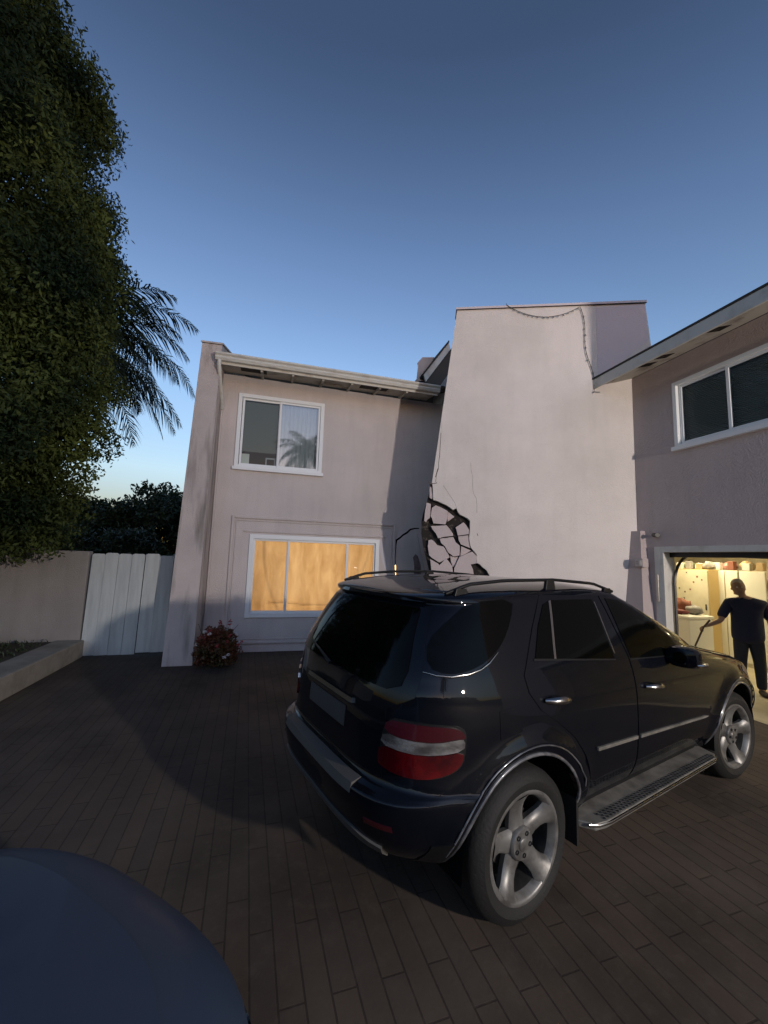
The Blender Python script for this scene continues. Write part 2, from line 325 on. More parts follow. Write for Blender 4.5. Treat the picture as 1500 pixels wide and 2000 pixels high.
# lower room: warm light behind a hung translucent sheet
WARMW = mat('warm_room_paint', (.62, .50, .36), .9)
room('living_room', (-.6,.21,.02), (5.6,4.2,2.6), WARMW)
def sheet_mat():
    M = bpy.data.materials.new('amber_hung_sheet'); M.use_nodes = True; nt = M.node_tree; nt.nodes.clear()
    o = nt.nodes.new('ShaderNodeOutputMaterial'); t = nt.nodes.new('ShaderNodeBsdfTranslucent'); d = nt.nodes.new('ShaderNodeBsdfDiffuse')
    tc = nt.nodes.new('ShaderNodeTexCoord'); mp = nt.nodes.new('ShaderNodeMapping'); mp.inputs['Scale'].default_value = (3.2, 1, .8)  # stretched noise paints soft fold shading into the sheet's colour
    n = nt.nodes.new('ShaderNodeTexNoise'); n.inputs['Scale'].default_value = 1.6; n.inputs['Detail'].default_value = 7; n.inputs['Roughness'].default_value = .6; n.inputs['Distortion'].default_value = .6
    nt.links.new(tc.outputs['Object'], mp.inputs[0]); nt.links.new(mp.outputs[0], n.inputs[0])
    cr = nt.nodes.new('ShaderNodeValToRGB'); cr.color_ramp.elements[0].position = .32; cr.color_ramp.elements[0].color = (.60, .46, .30, 1); cr.color_ramp.elements[1].position = .68; cr.color_ramp.elements[1].color = (.86, .74, .56, 1)
    nt.links.new(n.outputs[0], cr.inputs[0]); nt.links.new(cr.outputs[0], t.inputs[0]); nt.links.new(cr.outputs[0], d.inputs[0])
    mx = nt.nodes.new('ShaderNodeMixShader'); mx.inputs[0].default_value = .25; nt.links.new(t.outputs[0], mx.inputs[1]); nt.links.new(d.outputs[0], mx.inputs[2]); nt.links.new(mx.outputs[0], o.inputs[0])
    return M
SHEET = sheet_mat()
mb = MB(); nx, nz = 110, 60; V = []
for j in range(nz+1):
    for i in range(nx+1):
        u, v = i/nx, j/nz; x = .07+2.56*u; z = .70+1.52*v
        fold = .03*math.sin(u*34+2.5*math.sin(v*3))*(.4+.6*(1-v)) + .05*math.exp(-((u-.07-.16*(1-v)**2.2)/.014)**2)
        fold += .045*math.exp(-((v-.13-.02*math.sin(u*9))/.012)**2)*(u > .13) + .05*math.exp(-((u-.985+.20*(1-v)**1.1)/.014)**2)
        V.append((x, .16-fold*.8, z))
mb.add(V, [(j*(nx+1)+i, j*(nx+1)+i+1, (j+1)*(nx+1)+i+1, (j+1)*(nx+1)+i) for j in range(nz) for i in range(nx)]).build('hung_sheet', SHEET, lw, smooth=60)
def area(name, loc, rot, size, energy, col, parent=None):
    l = bpy.data.lights.new(name, 'AREA'); l.energy = energy; l.color = col; l.size = size; o = bpy.data.objects.new(name, l); COL.objects.link(o)
    o.location = loc; o.rotation_euler = rot
    return o
def point(name, loc, energy, col, rad=.08):
    l = bpy.data.lights.new(name, 'POINT'); l.energy = energy; l.color = col; l.shadow_soft_size = rad; o = bpy.data.objects.new(name, l); COL.objects.link(o); o.location = loc; return o
point('living_room_lamp_light', (1.3, 1.9, 1.6), ROOM_W, (1, .66, .36), .25)
point('living_room_lamp_light', (3.9, 1.6, 1.9), ROOM_W*.4, (1, .64, .33), .15)

# crack in the front wall: a dark strip for the gap's shade, a glowing one painting room light
Z1 = lambda x, y: (740+x/5.77, 880+y/5.77)
CRK = mat('crack_shadow', (.012, .010, .010), 1, spec=0)
def strip(mb, pts, wds, on, N, out=.003, th=.012):
    """a jagged dark gap following pts (zoom pixels) on a wall plane"""
    P = [on(*Z1(*p)) for p in pts]; nrm = Vector(N)
    Lf, Rt = [], []
    for i, p in enumerate(P):
        d = (P[min(i+1, len(P)-1)]-P[max(i-1, 0)]).normalized(); s = d.cross(nrm).normalized(); wd = wds[i] if isinstance(wds, (list, tuple)) else wds
        Lf.append(p+s*wd*.5*rnd.uniform(.75, 1.25)); Rt.append(p-s*wd*.5*rnd.uniform(.75, 1.25))
    for i in range(len(P)-1): mb.prism([q+nrm*out for q in (Lf[i], Lf[i+1], Rt[i+1], Rt[i])], -nrm*th)
NF = (0, -1, 0)
mb = MB(); strip(mb, [(452,878),(400,880),(355,890),(315,925),(270,952),(235,985),(196,1010),(190,1070),(184,1140),(182,1220),(186,1300),(184,1420),(184,1560)], [.028,.034,.04,.048,.046,.05,.044,.032,.028,.026,.022,.022,.02], onD, NF)
mb.build('wall_crack', CRK, house)
mb = MB(); strip(mb, [(185,1290),(186,1330),(184,1352),(187,1385),(190,1415)], [.014,.015,.006,.008,.012], onD, NF, .006, .008)
mb.build('painted_gap_glow', mat('room_glow_paint', (1,.7,.3), .8, emit=(1, .62, .22), es=.9), house)
# loose stucco flap beside the crack and the smear below it
mb = MB(); poly = [onD(*Z1(*p), -.02) for p in [(455,880),(480,900),(512,1000),(560,1200),(590,1335),(600,1600),(520,1600),(505,1330),(460,1100),(430,950)]]
mb.prism(poly, (0,-.035,0)).build('stucco_flap', FRAG, house, bevel=.004)
mb = MB(); poly = [onD(*Z1(*p), -.003) for p in [(385,1205),(410,1165),(440,1190),(470,1290),(480,1480),(395,1480),(398,1290)]]
mb.prism(poly, (0,-.003,0)).build('damp_stain', mat('damp_stain_paint', (.10,.075,.08), .9, noise=((.2,.15,.16), 12, .4, .6)), house)
SPL = mat('white_plaster_smear', (.62,.58,.60), .9)
mb = MB()
for pl in ([(5,985),(30,1000),(60,1120),(85,1220),(95,1330),(60,1330),(30,1230),(10,1120)], [(160,870),(200,880),(195,910),(165,900)], [(-5,790),(20,810),(30,840),(10,830)]):
    mb.prism([onD(*Z1(*p), -.003) for p in pl], (0,-.003,0))
mb.build('plaster_smear', SPL, house)

# tower ---------------------------------------------------------------
T = {k: onT(*v) for k, v in dict(tl=(893,605), tr=(1260,592)).items()}
ztop = 6.71
hole = [(575,372),(604,371),(612,520),(612,556),(660,568),(720,596),(762,614),(800,640),(838,668),(858,655),(876,650),(890,690),(915,722),(960,742),(1000,765),(1028,792),(1028,880),(1017,990),(1024,1040),(1036,1088),(1068,1130),(1102,1172),(1106,1268),(1135,1278),(1165,1310),(1215,1350),(1260,1430),(1300,1700)]
H3 = [onT(*Z1(*p)) for p in hole]
H3[-1] = Vector((H3[-1].x, H3[-1].y, 0.0))
def tplane(a, z): return Vector((a, (CT-NT.x*a)/NT.y, z))
top_l = tplane(T['tl'].x, ztop); top_r = tplane(T['tr'].x, ztop)
right = [top_r, tplane(6.87, 5.3), tplane(6.5, 5.25), tplane(6.49, 0)]
edge1 = onT(843.5, 944)
poly = [top_l] + right + H3[::-1] + [edge1]
TH = NT*.30
MB().prism(poly, TH).build('tower_wall', STUCT, house)
# wing eave's shade painted in mauve on the upper right, a thin slab 4 mm proud
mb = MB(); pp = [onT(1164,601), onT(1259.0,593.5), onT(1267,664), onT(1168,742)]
mb.prism([p-NT*.004 for p in pp], NT*.0035).build('painted_eave_shade', STUCM, house)
# cap flashing
mb = MB(); d_ = (top_r-top_l).normalized(); a_, b_ = top_l-d_*.02, top_r+d_*.02
mb.add([a_-NT*.02, b_-NT*.02, b_+NT*.32, a_+NT*.32]+[v+Vector((0,0,.045)) for v in (a_-NT*.02, b_-NT*.02, b_+NT*.32, a_+NT*.32)], [(0,3,2,1),(4,5,6,7),(0,1,5,4),(1,2,6,5),(2,3,7,6),(3,0,4,7)]).build('tower_cap', STUCM, house)
mb = MB(); mb.bar(a_-NT*.022+Vector((0,0,-.008)), b_-NT*.022+Vector((0,0,-.008)), .006, .014); mb.build('cap_flashing', CRK, house)
# body of the tower behind the front slab
q = lambda a, back, z: tplane(a, z)+NT*back
lo = [q(3.95,.30,0), q(6.85,.30,0), Vector((7.2,1.5,0)), Vector((4.5,1.5,0))]
hi = [q(4.05,.30,6.55), q(6.80,.30,6.55), Vector((7.0,1.5,6.4)), Vector((4.5,1.5,6.4))]
MB().add(lo+hi, [(0,3,2,1),(4,5,6,7),(0,1,5,4),(1,2,6,5),(2,3,7,6),(3,0,4,7)]).build('tower_body', STUCT, house)
# dark cavity behind the broken corner
cav = [(596,380),(640,376),(700,560),(900,640),(1080,760),(1080,1150),(1190,1270),(1330,1420),(1400,1750),(575,1750),(560,1330),(530,1220),(500,1080),(478,940),(480,800),(500,700),(545,560),(570,460)]
C3 = [onT(*Z1(*p), .11) for p in cav]
for k in (8, 9): C3[k] = Vector((C3[k].x, C3[k].y, 0))
MB().prism(C3, NT*.19).build('cavity_backing', PAPER, house)
# displaced plates of stucco
plates = [[(598,645),(640,617),(700,640),(778,684),(772,770),(750,832),(615,820),(600,770),(583,735)],
 [(785,690),(852,750),(800,782),(772,800),(776,740)],
 [(587,850),(680,846),(762,840),(800,885),(833,938),(838,962),(740,972),(667,988),(640,930),(606,890)],
 [(950,807),(985,842),(1018,895),(1018,940),(892,960),(880,915),(865,868)],
 [(560,1010),(590,1003),(622,1022),(660,1067),(728,1082),(775,1150),(798,1205),(682,1262),(600,1212),(566,1180),(552,1080)],
 [(685,993),(838,974),(868,1035),(912,1072),(910,1182),(845,1195),(783,1150),(742,1078),(700,1040)],
 [(893,967),(1008,955),(1012,1010),(1030,1100),(925,1058),(900,1010)],
 [(928,1078),(1040,1128),(970,1170),(918,1188)],
 [(905,1200),(1045,1135),(1098,1185),(1100,1268),(1034,1282),(1060,1335),(1110,1600),(850,1600),(850,1330),(872,1275)],
 [(584,1216),(672,1272),(684,1290),(765,1218),(790,1250),(830,1310),(840,1600),(610,1600),(590,1340)],
 [(803,1182),(846,1203),(898,1197),(862,1285),(836,1315),(812,1250)],
 [(546,584),(592,604),(583,690),(572,760),(540,780),(527,805),(506,790),(520,690)],
 [(578,402),(596,412),(602,470),(608,520),(592,548),(568,530),(572,460)]]
ZS = mat('stucco_grey_underside', (.33,.29,.28), .9)
for k, pl in enumerate(plates):
    off = [.0,.045,.012,.03,.035,.008,.02,.045,.0,.02,.055,-.015,.03][k]
    P = [onT(*Z1(*p), off) for p in pl]; c = sum(P, Vector())/len(P)
    for v in P:
        if v.z < 0: v.z = 0
    ax = Vector((rnd.uniform(-1,1), rnd.uniform(-1,1), rnd.uniform(-.3,.3))).normalized(); rot = Matrix.Rotation(R(rnd.uniform(-7,7)), 3, ax)
    P = [c + rot@(v-c) for v in P]
    MB().prism(P, NT*.035).build('stucco_fragment', FRAG, house, bevel=.003)
# hairline cracks
FINE = mat('fine_crack', (.13,.11,.10), 1)
mb = MB(); on3 = lambda x, y: onT(x, y); nT = tuple(-NT)
for pts, wd in (([(700,-200),(690,-40),(684,60),(672,150),(672,200),(655,240),(646,300),(640,355)], .009), ([(640,300),(655,245),(668,205)], .02), ([(550,352),(585,364),(610,372),(655,364)], .014),
    ([(728,395),(770,460),(830,550),(862,600),(875,655)], .004), ([(1035,135),(1040,220),(1058,300),(1056,400),(1064,480),(1098,540),(1105,620),(1104,700)], .004), ([(1108,935),(1116,962)], .012),
    ([(700,-560),(705,-450),(700,-350),(702,-250)], .004)):
    mb = MB(); strip(mb, pts, wd, on3, nT, .002, .01); mb.build('hairline_crack', FINE, house)
# stepped roof pieces behind the tower
def quadslab(P, vec): return MB().prism(P, vec)
mb = MB(); P = [onD(x, y, 1.0) for x, y in ((813,744),(817,708),(826,699),(846,699),(840,744))]; mb.prism(P, (1.0,2.5,.8)).build('party_wall', STUC, house)
mb = MB(); P = [onD(x, y, .99) for x, y in ((815,709),(825,697.5),(848,697.5),(848,700),(827,700),(817,711))]; mb.prism(P, (1.0,2.5,.8)).build('party_wall_cap', STUCM, house)
mb = MB(); P = [onD(x, y, .8) for x, y in ((827,731),(876,668),(880,682),(832,745))]; mb.prism(P, (0,.05,0)).build('rake_fascia', WPAINT, house)
mb = MB(); P = [onD(x, y, .78) for x, y in ((825,730),(877,664),(878,668),(826,734))]; mb.prism(P, (0,3,0)).build('upper_roof', SHINGLE, house)
mb = MB(); P = [onD(x, y, .84) for x, y in ((832,745),(882,680),(890,760),(832,760))]; mb.prism(P, (0,2.5,0)).build('upper_wall', mat('dark_eave_wood', (.06,.055,.05), .9), house)

# garage wing: wall faces -x at x = 6.5 ---------------------------------
GA = 6.5; dj = -3.42; dh = 2.14
us = [0, .42, .78, 3.28, 5.2, 6.7]; zs = [0, dh, 3.80, 4.80, 5.25]   # u runs from y=-3.0 towards the camera side
fl = lambda i, j: not ((i in (1, 2, 3) and j == 0) or (i == 2 and j == 2))
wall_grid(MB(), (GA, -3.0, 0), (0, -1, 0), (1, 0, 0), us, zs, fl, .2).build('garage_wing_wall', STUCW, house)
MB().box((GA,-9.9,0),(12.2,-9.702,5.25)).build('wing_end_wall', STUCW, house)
ww = window('window', (GA,-3.76,3.76), (0,-1,0), (-1,0,0), 2.56, 1.08, [(.07,.80,0),(.77,1.80,.02),(1.77,2.49,0)], .06, gl=glass_mat('matt_window_glass', ior=1.16))
ww['label'] = 'first floor window with dark horizontal blinds above the garage'
mb = MB()
for k in range(34):
    z = 3.84+k*.028; mb.box((GA+.075,-6.22,z),(GA+.10,-3.84,z+.004)); mb.add([(GA+.075,-6.22,z),(GA+.075,-3.84,z),(GA+.092,-3.84,z+.024),(GA+.092,-6.22,z+.024)], [(0,1,2,3)])
mb.build('slatted_blind', mat('brown_grey_slats', (.26, .235, .215), .6), ww)
MB().box((GA+.45,-6.5,3.5),(GA+.5,-3.3,5.2)).build('upper_room_backdrop', DKW, house)
# wing roof with white fascia
ex, ez = 5.9, 5.24
mb = MB(); mb.prism([(ex-.03,-2.62,ez+.01),(ex-.03,-2.62,ez+.04),(9.4,-2.62,ez+.04+3.53*.33),(9.4,-2.62,ez+.01+3.53*.33)], (0,-7.5,0)).build('wing_roof', SHINGLE, house)
MB().box((ex-.02,-10.1,ez-.17),(ex+.01,-2.66,ez+.008)).build('wing_fascia', WPAINT, house, bevel=.004)
mb = MB(); mb.prism([(ex+.012,-2.9,ez-.13),(GA-.002,-2.9,ez+.02),(GA-.002,-2.9,ez+.05),(ex+.012,-2.9,ez-.10)], (0,-7.1,0)).build('wing_soffit', SOFFIT, house)
for (x, y) in ((1258,737),(1290,724),(1395,665)):
    A = onA(x, y, 6.1); zz = ez-.13+(6.1-ex-.012)*.255-.006
    MB().prism([(6.05,A.y-.1,zz-.012),(6.25,A.y-.13,zz+.04),(6.26,A.y+.03,zz+.042),(6.04,A.y+.05,zz-.014)], (0,0,.004)).build('peeled_soffit_hole', DARK, house)
# garage opening trim, header, raised door, tracks
mb = MB(); mb.box((GA-.03,dj-.0,0),(GA+.2,dj-.06,dh)); mb.box((GA-.03,dj+.10,0),(GA-.002,dj,dh+.09)); mb.box((GA-.03,dj,dh+.0),(GA-.002,-8.3,dh+.09)); mb.build('garage_door_trim', WPAINT, house, bevel=.005)
MB().box((GA+.10,dj-.06,dh-.075),(GA+.16,-8.2,dh-.002)).build('door_bottom_seal', BLACKM, house)
MB().box((GA+.35,dj-.12,dh+.30),(GA+2.7,-8.2,dh+.34)).build('raised_garage_door', mat('door_panel_white', (.5,.47,.42), .5), house)
tr_ = [(GA+.13,dj-.10,.02),(GA+.13,dj-.10,dh-.50)]+[(GA+.13+.42*(1-math.cos(t)), dj-.10, dh-.50+.48*math.sin(t)) for t in [k*math.pi/16 for k in range(1, 9)]]+[(GA+2.6,dj-.10,dh-.02)]
MB().tube(tr_, .022, 6).build('door_track', BLACKM, house, smooth=50)
MB().box((GA-.05,dj+.03,1.35),(GA-.03,dj+.07,1.78)).build('door_latch', mat('latch_steel', (.5,.48,.45), .35, metal=1), house, bevel=.004)
# little battered pier at the corner
pz = 2.50
b0 = [(6.16,-3.36,0),(6.16,-2.88,0),(6.498,-2.98,0),(6.498,-3.36,0)]; t0 = [(6.40,-3.14,pz),(6.40,-2.95,pz),(6.498,-2.99,pz),(6.498,-3.14,pz)]
MB().add(b0+t0, [(3,2,1,0),(4,5,6,7),(1,0,4,5),(2,1,5,6),(3,2,6,7),(0,3,7,4)]).build('corner_pier', STUCW, house)
# garage interior shell
GW = mat('garage_plaster', (.66,.60,.44), .9, noise=((.5,.44,.30), 2, .4, .7))
room('garage_room', (6.71,-9.68,.0), (11.6,.9,2.62), GW, open_='left')
MB().add([(6.5,-9.7,.004),(11.58,-9.7,.004),(11.58,.88,.004),(6.5,.88,.004)], [(0,1,2,3)]).build('garage_floor', mat('garage_floor_concrete', (.40,.35,.24), .6, noise=((.28,.24,.16), 2.5, .35, .7)), house)
wall_grid(MB(), (6.705,.9,0), (0,-1,0), (.001,0,0), [0,4.30,9.2,10.58], [0,2.15,2.62], lambda i, j: not (i == 1 and j == 0), 1).build('garage_inner_wall', GW, house)
MB().box((6.715,-3.0,2.64),(12.2,.88,2.9)).build('garage_ceiling_slab', GW, house)
MB().box((11.64,-9.69,0),(11.8,1,5.25)).build('wing_rear_wall', STUCW, house)
for y_ in (-2.0, -4.9):
    lf = MB().box((9.3,y_-.6,2.50),(9.42,y_+.6,2.56)).build('ceiling_light', mat('tube_glow', (1,1,1), .5, emit=(1,.86,.56), es=5), house)
    area('garage_tube_light', (9.36 if y_ < -3 else 8.6,y_,2.46), (0,0,0), .5, GARAGE_W, (1,.84,.52))

# ------------------------------------------------------------------ things in the garage
def furn_label(o, l, c, g=None): return tag(o, l, c, g)
CABM = mat('cream_cabinet', (.60,.56,.42), .55, noise=((.5,.46,.33), 3, .4, .7)); YW = mat('yellow_wood_side', (.55,.40,.17), .6)
def cabinet(loc, wdt, hgt, dep, ndoor, mt, side, label):
    r = empty('storage_cabinet', loc); tag(r, label, 'cabinet'); x, y, z = loc
    MB().box((x,y,0.004),(x+dep,y-wdt,hgt)).build('carcass', side, r, bevel=.005)
    for k in range(ndoor):
        a, b = y-.01-k*wdt/ndoor, y-(k+1)*wdt/ndoor+.01
        dd = MB().box((x-.022,a,.08),(x-.002,b,hgt-.02)).build('door', mt, r, bevel=.004)
        MB().box((x-.04,b+.04 if k % 2 == 0 else a-.06,hgt*.55),(x-.023,b+.06 if k % 2 == 0 else a-.04,hgt*.55+.12)).build('handle', BLACKM, dd)
    return r
cabinet((9.3,-1.37,0), .74, 1.88, .5, 1, CABM, YW, 'tall cream single door cabinet with yellow wooden side at garage back')
cabinet((9.6,-1.98,0), .50, 1.88, .5, 2, mat('pale_cabinet', (.68,.66,.55), .5), CABM, 'pale cabinet with two narrow doors right of the cream cabinet')
cabinet((9.6,-2.50,0), .46, 1.88, .5, 1, mat('white_cabinet', (.70,.69,.60), .5), CABM, 'white narrow cabinet behind the standing person')
cabo = [o for o in bpy.data.objects if o.get('label','').startswith('tall cream')][0]
for k, (dy, z, sz) in enumerate(((.10,1.45,.03),(.22,1.38,.035),(.34,1.44,.035),(.20,1.24,.03),(.42,1.60,.035),(.50,1.72,.04),(.28,1.80,.03),(.60,1.66,.03))):
    MB().box((9.274,-1.37-dy-sz,z-sz*.5),(9.2775,-1.37-dy,z+sz*.5)).build('sticker', mat('sticker_paper', (.12+.05*(k % 3),.10,.07), .7), cabo)
fr = empty('chest_freezer', (8.35,-2.1,0)); tag(fr, 'low white chest freezer with clutter on its lid near the car', 'freezer')
WF = mat('white_enamel', (.72,.72,.66), .35)
MB().box((8.05,-1.75,.03),(8.65,-2.62,.93)).build('body', WF, fr, bevel=.02); MB().box((8.03,-1.73,.935),(8.67,-2.64,1.00)).build('lid', WF, fr, bevel=.02)
CL = [mat('clutter_'+n, c, .8) for n, c in (('rust',(.20,.07,.04)),('green',(.14,.17,.08)),('tan',(.40,.28,.14)),('grey',(.25,.24,.22)),('maroon',(.14,.03,.03)),('white',(.6,.57,.5)),('pink',(.5,.25,.22)))]
def heap(loc, size, label, seed, names=('bag','box','bundle')):
    """a soft bundle: lumpy ball, sits on what is under it"""
    rr = random.Random(seed); mb = MB(); n = 14; V = []; x, y, z = loc; sx, sy, sz = size
    for i in range(n//2+1):
        a = math.pi*i/(n//2)
        for k in range(n):
            t = 2*math.pi*k/n; f = 1+rr.uniform(-.22, .22)
            V.append((x+sx*f*math.sin(a)*math.cos(t), y+sy*f*math.sin(a)*math.sin(t), z+sz*(max(-.9, math.cos(a)*f)+.9)))
    mb.add(V, [(i*n+k, (i+1)*n+k, (i+1)*n+(k+1) % n, i*n+(k+1) % n) for i in range(n//2) for k in range(n)])
    return mb
cl = [((8.42,-1.88,1.0),(.15,.12,.13),2,'tan lumpy sack at the left end of the freezer lid','sack'), ((8.5,-2.14,1.0),(.12,.17,.15),0,'tallest rust coloured bundle at the back of the freezer lid','bundle'), ((8.47,-2.40,1.0),(.12,.14,.09),3,'grey bundle behind the maroon cloth on the freezer lid','bundle'),
      ((8.2,-2.0,1.0),(.11,.13,.05),6,'flat pink cloth at the front edge of the freezer lid','cloth'), ((8.2,-2.3,1.0),(.12,.16,.05),4,'maroon folded cloth at the right end of the freezer lid','cloth'),
      ((9.6,-1.48,1.88),(.14,.12,.08),1,'green round bundle on top of the cream cabinet','bundle'), ((9.6,-1.72,1.88),(.10,.08,.07),5,'white round parcel on the cream cabinet beside the green bundle','parcel'),
      ((9.55,-1.95,1.88),(.13,.10,.09),3,'grey bag on the right of the cream cabinet top','bag'), ((9.8,-2.20,1.88),(.15,.14,.08),6,'pink cloth heap on top of the pale cabinet','cloth'), ((9.85,-2.5,1.88),(.12,.12,.10),2,'tan bundle on top of the white narrow cabinet','bundle')]
for j in range(6):
    for i in range(2):
        ci = (5,0,4,6,2,0,3,4,5,0,6,2)[j*2+i]
        cl.append(((9.75+.1*i,-3.08-.24*i-.03*(j % 2),.02+.30*j),(.17,.15,.155),ci,'%s bundle in the pile behind the person, %s layer, %s side' % (['rust coloured','green','tan','grey','maroon','white','pink'][ci],['bottom','second','third','fourth','fifth','top'][j],['left','right'][i]),'bundle'))
for k, (loc, sz, ci, lb, nm) in enumerate(cl):
    o = heap(loc, sz, lb, k).build('cloth_bundle' if nm in ('bundle','cloth') else nm, CL[ci], None, smooth=70); tag(o, lb, nm)
def shelf_unit():
    r = empty('shelf_unit', (9.9,-4.2,0)); tag(r, 'tan shelf unit on the right of the garage stacked with goods', 'shelves')
    for y_ in (-3.75,-4.75): MB().box((9.65,y_,0.004),(10.1,y_-.03,2.1)).build('upright', YW, r)
    for z_ in (.3,.8,1.3,1.8): MB().box((9.66,-3.782,z_),(10.09,-4.748,z_+.025)).build('shelf', YW, r)
shelf_unit()
for k, (y_, sx_, h_, ci) in enumerate(((-1.40,.07,.13,5),(-1.60,.05,.17,3),(-1.84,.06,.12,2),(-2.06,.07,.15,5),(-2.34,.06,.18,0),(-2.62,.07,.14,5),(-2.86,.06,.16,2))):
    o = MB().box((9.40+.2*(k > 2),y_-sx_,1.884),(9.50+.2*(k > 2),y_+sx_,1.884+h_)).build('carton', CL[ci], bevel=.008)
    tag(o, '%s carton standing on the cabinets, %s from the left' % (['rust','green','tan','grey','maroon','white','pink'][ci], ['first','second','third','fourth','fifth','sixth','seventh'][k]), 'carton', 'cartons on the garage cabinets')
k = 0
for z_ in (.326,.826,1.326,1.826):
    for y_ in (-3.95,-4.25,-4.55):
        h = rnd.uniform(.16,.30); ww_ = rnd.uniform(.20,.26); k += 1
        o = MB().box((9.7,y_-ww_/2,z_),(9.98,y_+ww_/2,z_+h)).build('storage_box', CL[(k*3) % 7], bevel=.012)
        tag(o, '%s box on the %s shelf, %s of the three' % (['rust','green','tan','grey','maroon','white','pink'][(k*3) % 7], {.326:'lowest',.826:'second',1.326:'third',1.826:'top'}[z_], {-3.95:'left',-4.25:'middle',-4.55:'right'}[y_]), 'box', 'boxes on the garage shelves')

# ------------------------------------------------------------------ fence gate, garden wall
gate = empty('garden_gate', (-2,0,0)); tag(gate, 'white wooden board gate between the garden wall and the house corner', 'gate')
def leaf(x0, x1, n, lean, seed, zb):
    rr = random.Random(seed); mb = MB(); wd = (x1-x0)/n
    for k in range(n):
        a, b = x0+k*wd+.002, x0+(k+1)*wd-.002; zt = 1.83+rr.uniform(-.012,.02); y = -.02+rr.uniform(-.006,.006)
        mb.prism([(a+lean*0,y,zb),(b,y,zb+.004),(b+lean,y,zt-.02),(b+lean-.03,y,zt),(a+lean+.03,y,zt),(a+lean,y,zt-.02)], (0,.022,0))
    for z in (.35, 1.5): mb.box((x0+.02,.012,z),(x1-.02+lean*.5,.05,z+.09))
    return mb
leaf(-2.72,-1.86,4,.03,1,.02).build('gate_leaf', GATEM, gate, bevel=.003)
leaf(-1.85,-1.13,3,.03,2,.05).build('gate_leaf', GATEM, gate, bevel=.003)
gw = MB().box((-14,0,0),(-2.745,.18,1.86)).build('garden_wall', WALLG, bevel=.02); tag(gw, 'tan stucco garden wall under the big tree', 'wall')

# ------------------------------------------------------------------ small things on the house
sc_ = empty('security_camera', onA(1282,1045,6.48)); tag(sc_, 'small black security camera above the garage corner', 'camera')
c_ = onA(1282,1045,6.47)
MB().tube([c_+Vector((.02,.05,.0)), c_+Vector((-.01,.03,0))], .025, 10).build('bracket', BLACKM, sc_)
MB().tube([c_+Vector((-.012,.04,.0)), c_+Vector((-.05,-.06,-.005))], .034, 12).build('housing', BLACKM, sc_, smooth=40)
ob = empty('outlet_box', (6.3,-2.9,1.7)); tag(ob, 'small square outlet box on the little slanted pier beside the garage', 'outlet box'); c_ = onT(1244,1099)
e_ = Vector((.927,-.375,0))
mb = MB(); 
def tbox(mb, c, hw, hz, n0, n1): 
    vs = [c+e_*u*hw+Vector((0,0,v*hz))-NT*n for n in (n0, n1) for u, v in ((-1,-1),(1,-1),(1,1),(-1,1))]; mb.add(vs, [(0,1,2,3),(7,6,5,4),(0,4,5,1),(1,5,6,2),(2,6,7,3),(3,7,4,0)]); return mb
c_ = onA(1244,1099,6.24)
MB().box((6.275,c_.y-.075,c_.z-.07),(6.40,c_.y+.075,c_.z+.07)).build('back_box', STUCW, ob, bevel=.006)
MB().box((6.263,c_.y-.055,c_.z-.05),(6.2745,c_.y+.055,c_.z+.05)).build('cover_plate', WPAINT, ob, bevel=.004)
for dy in (-.024,.024): MB().box((6.256,c_.y+dy-.014,c_.z-.03),(6.2625,c_.y+dy+.014,c_.z+.03)).build('socket_flap', STUCW, ob)
# string of lights
sl = empty('string_light', onT(1132,601)); tag(sl, 'drooping string of small unlit bulbs along the top of the tower wall', 'string light')
def cat(p, q, sag, n): return [p.lerp(q, k/n)-Vector((0,0,sag*4*(k/n)*(1-k/n))) for k in range(n+1)]
A, B, Cc = onT(990,596,-.03), onT(1133,599,-.03), onT(1160,758,-.03)
pts = [A+Vector((-.01,0,.03))]+cat(A, B, .22, 30) + [B.lerp(Cc, t)+e_*(.03*math.sin(t*9))*1.0 for t in [k/26 for k in range(1, 27)]] + [onT(1160,765,-.03), onT(1172,766,-.03)]
WIRE = mat('dark_wire', (.03,.035,.02), .6); MB().tube(pts, .006, 5).build('wire', WIRE, sl)
BULB = mat('dull_bulb', (.22,.18,.14), .3)
for i in range(2, len(pts)-1, 2):
    p = pts[i]; MB().tube([p, p+Vector((rnd.uniform(-.012,.012), -.004, -.03))+e_*rnd.uniform(-.02,.02)], [.012,.007], 6).build('bulb', BULB, sl)

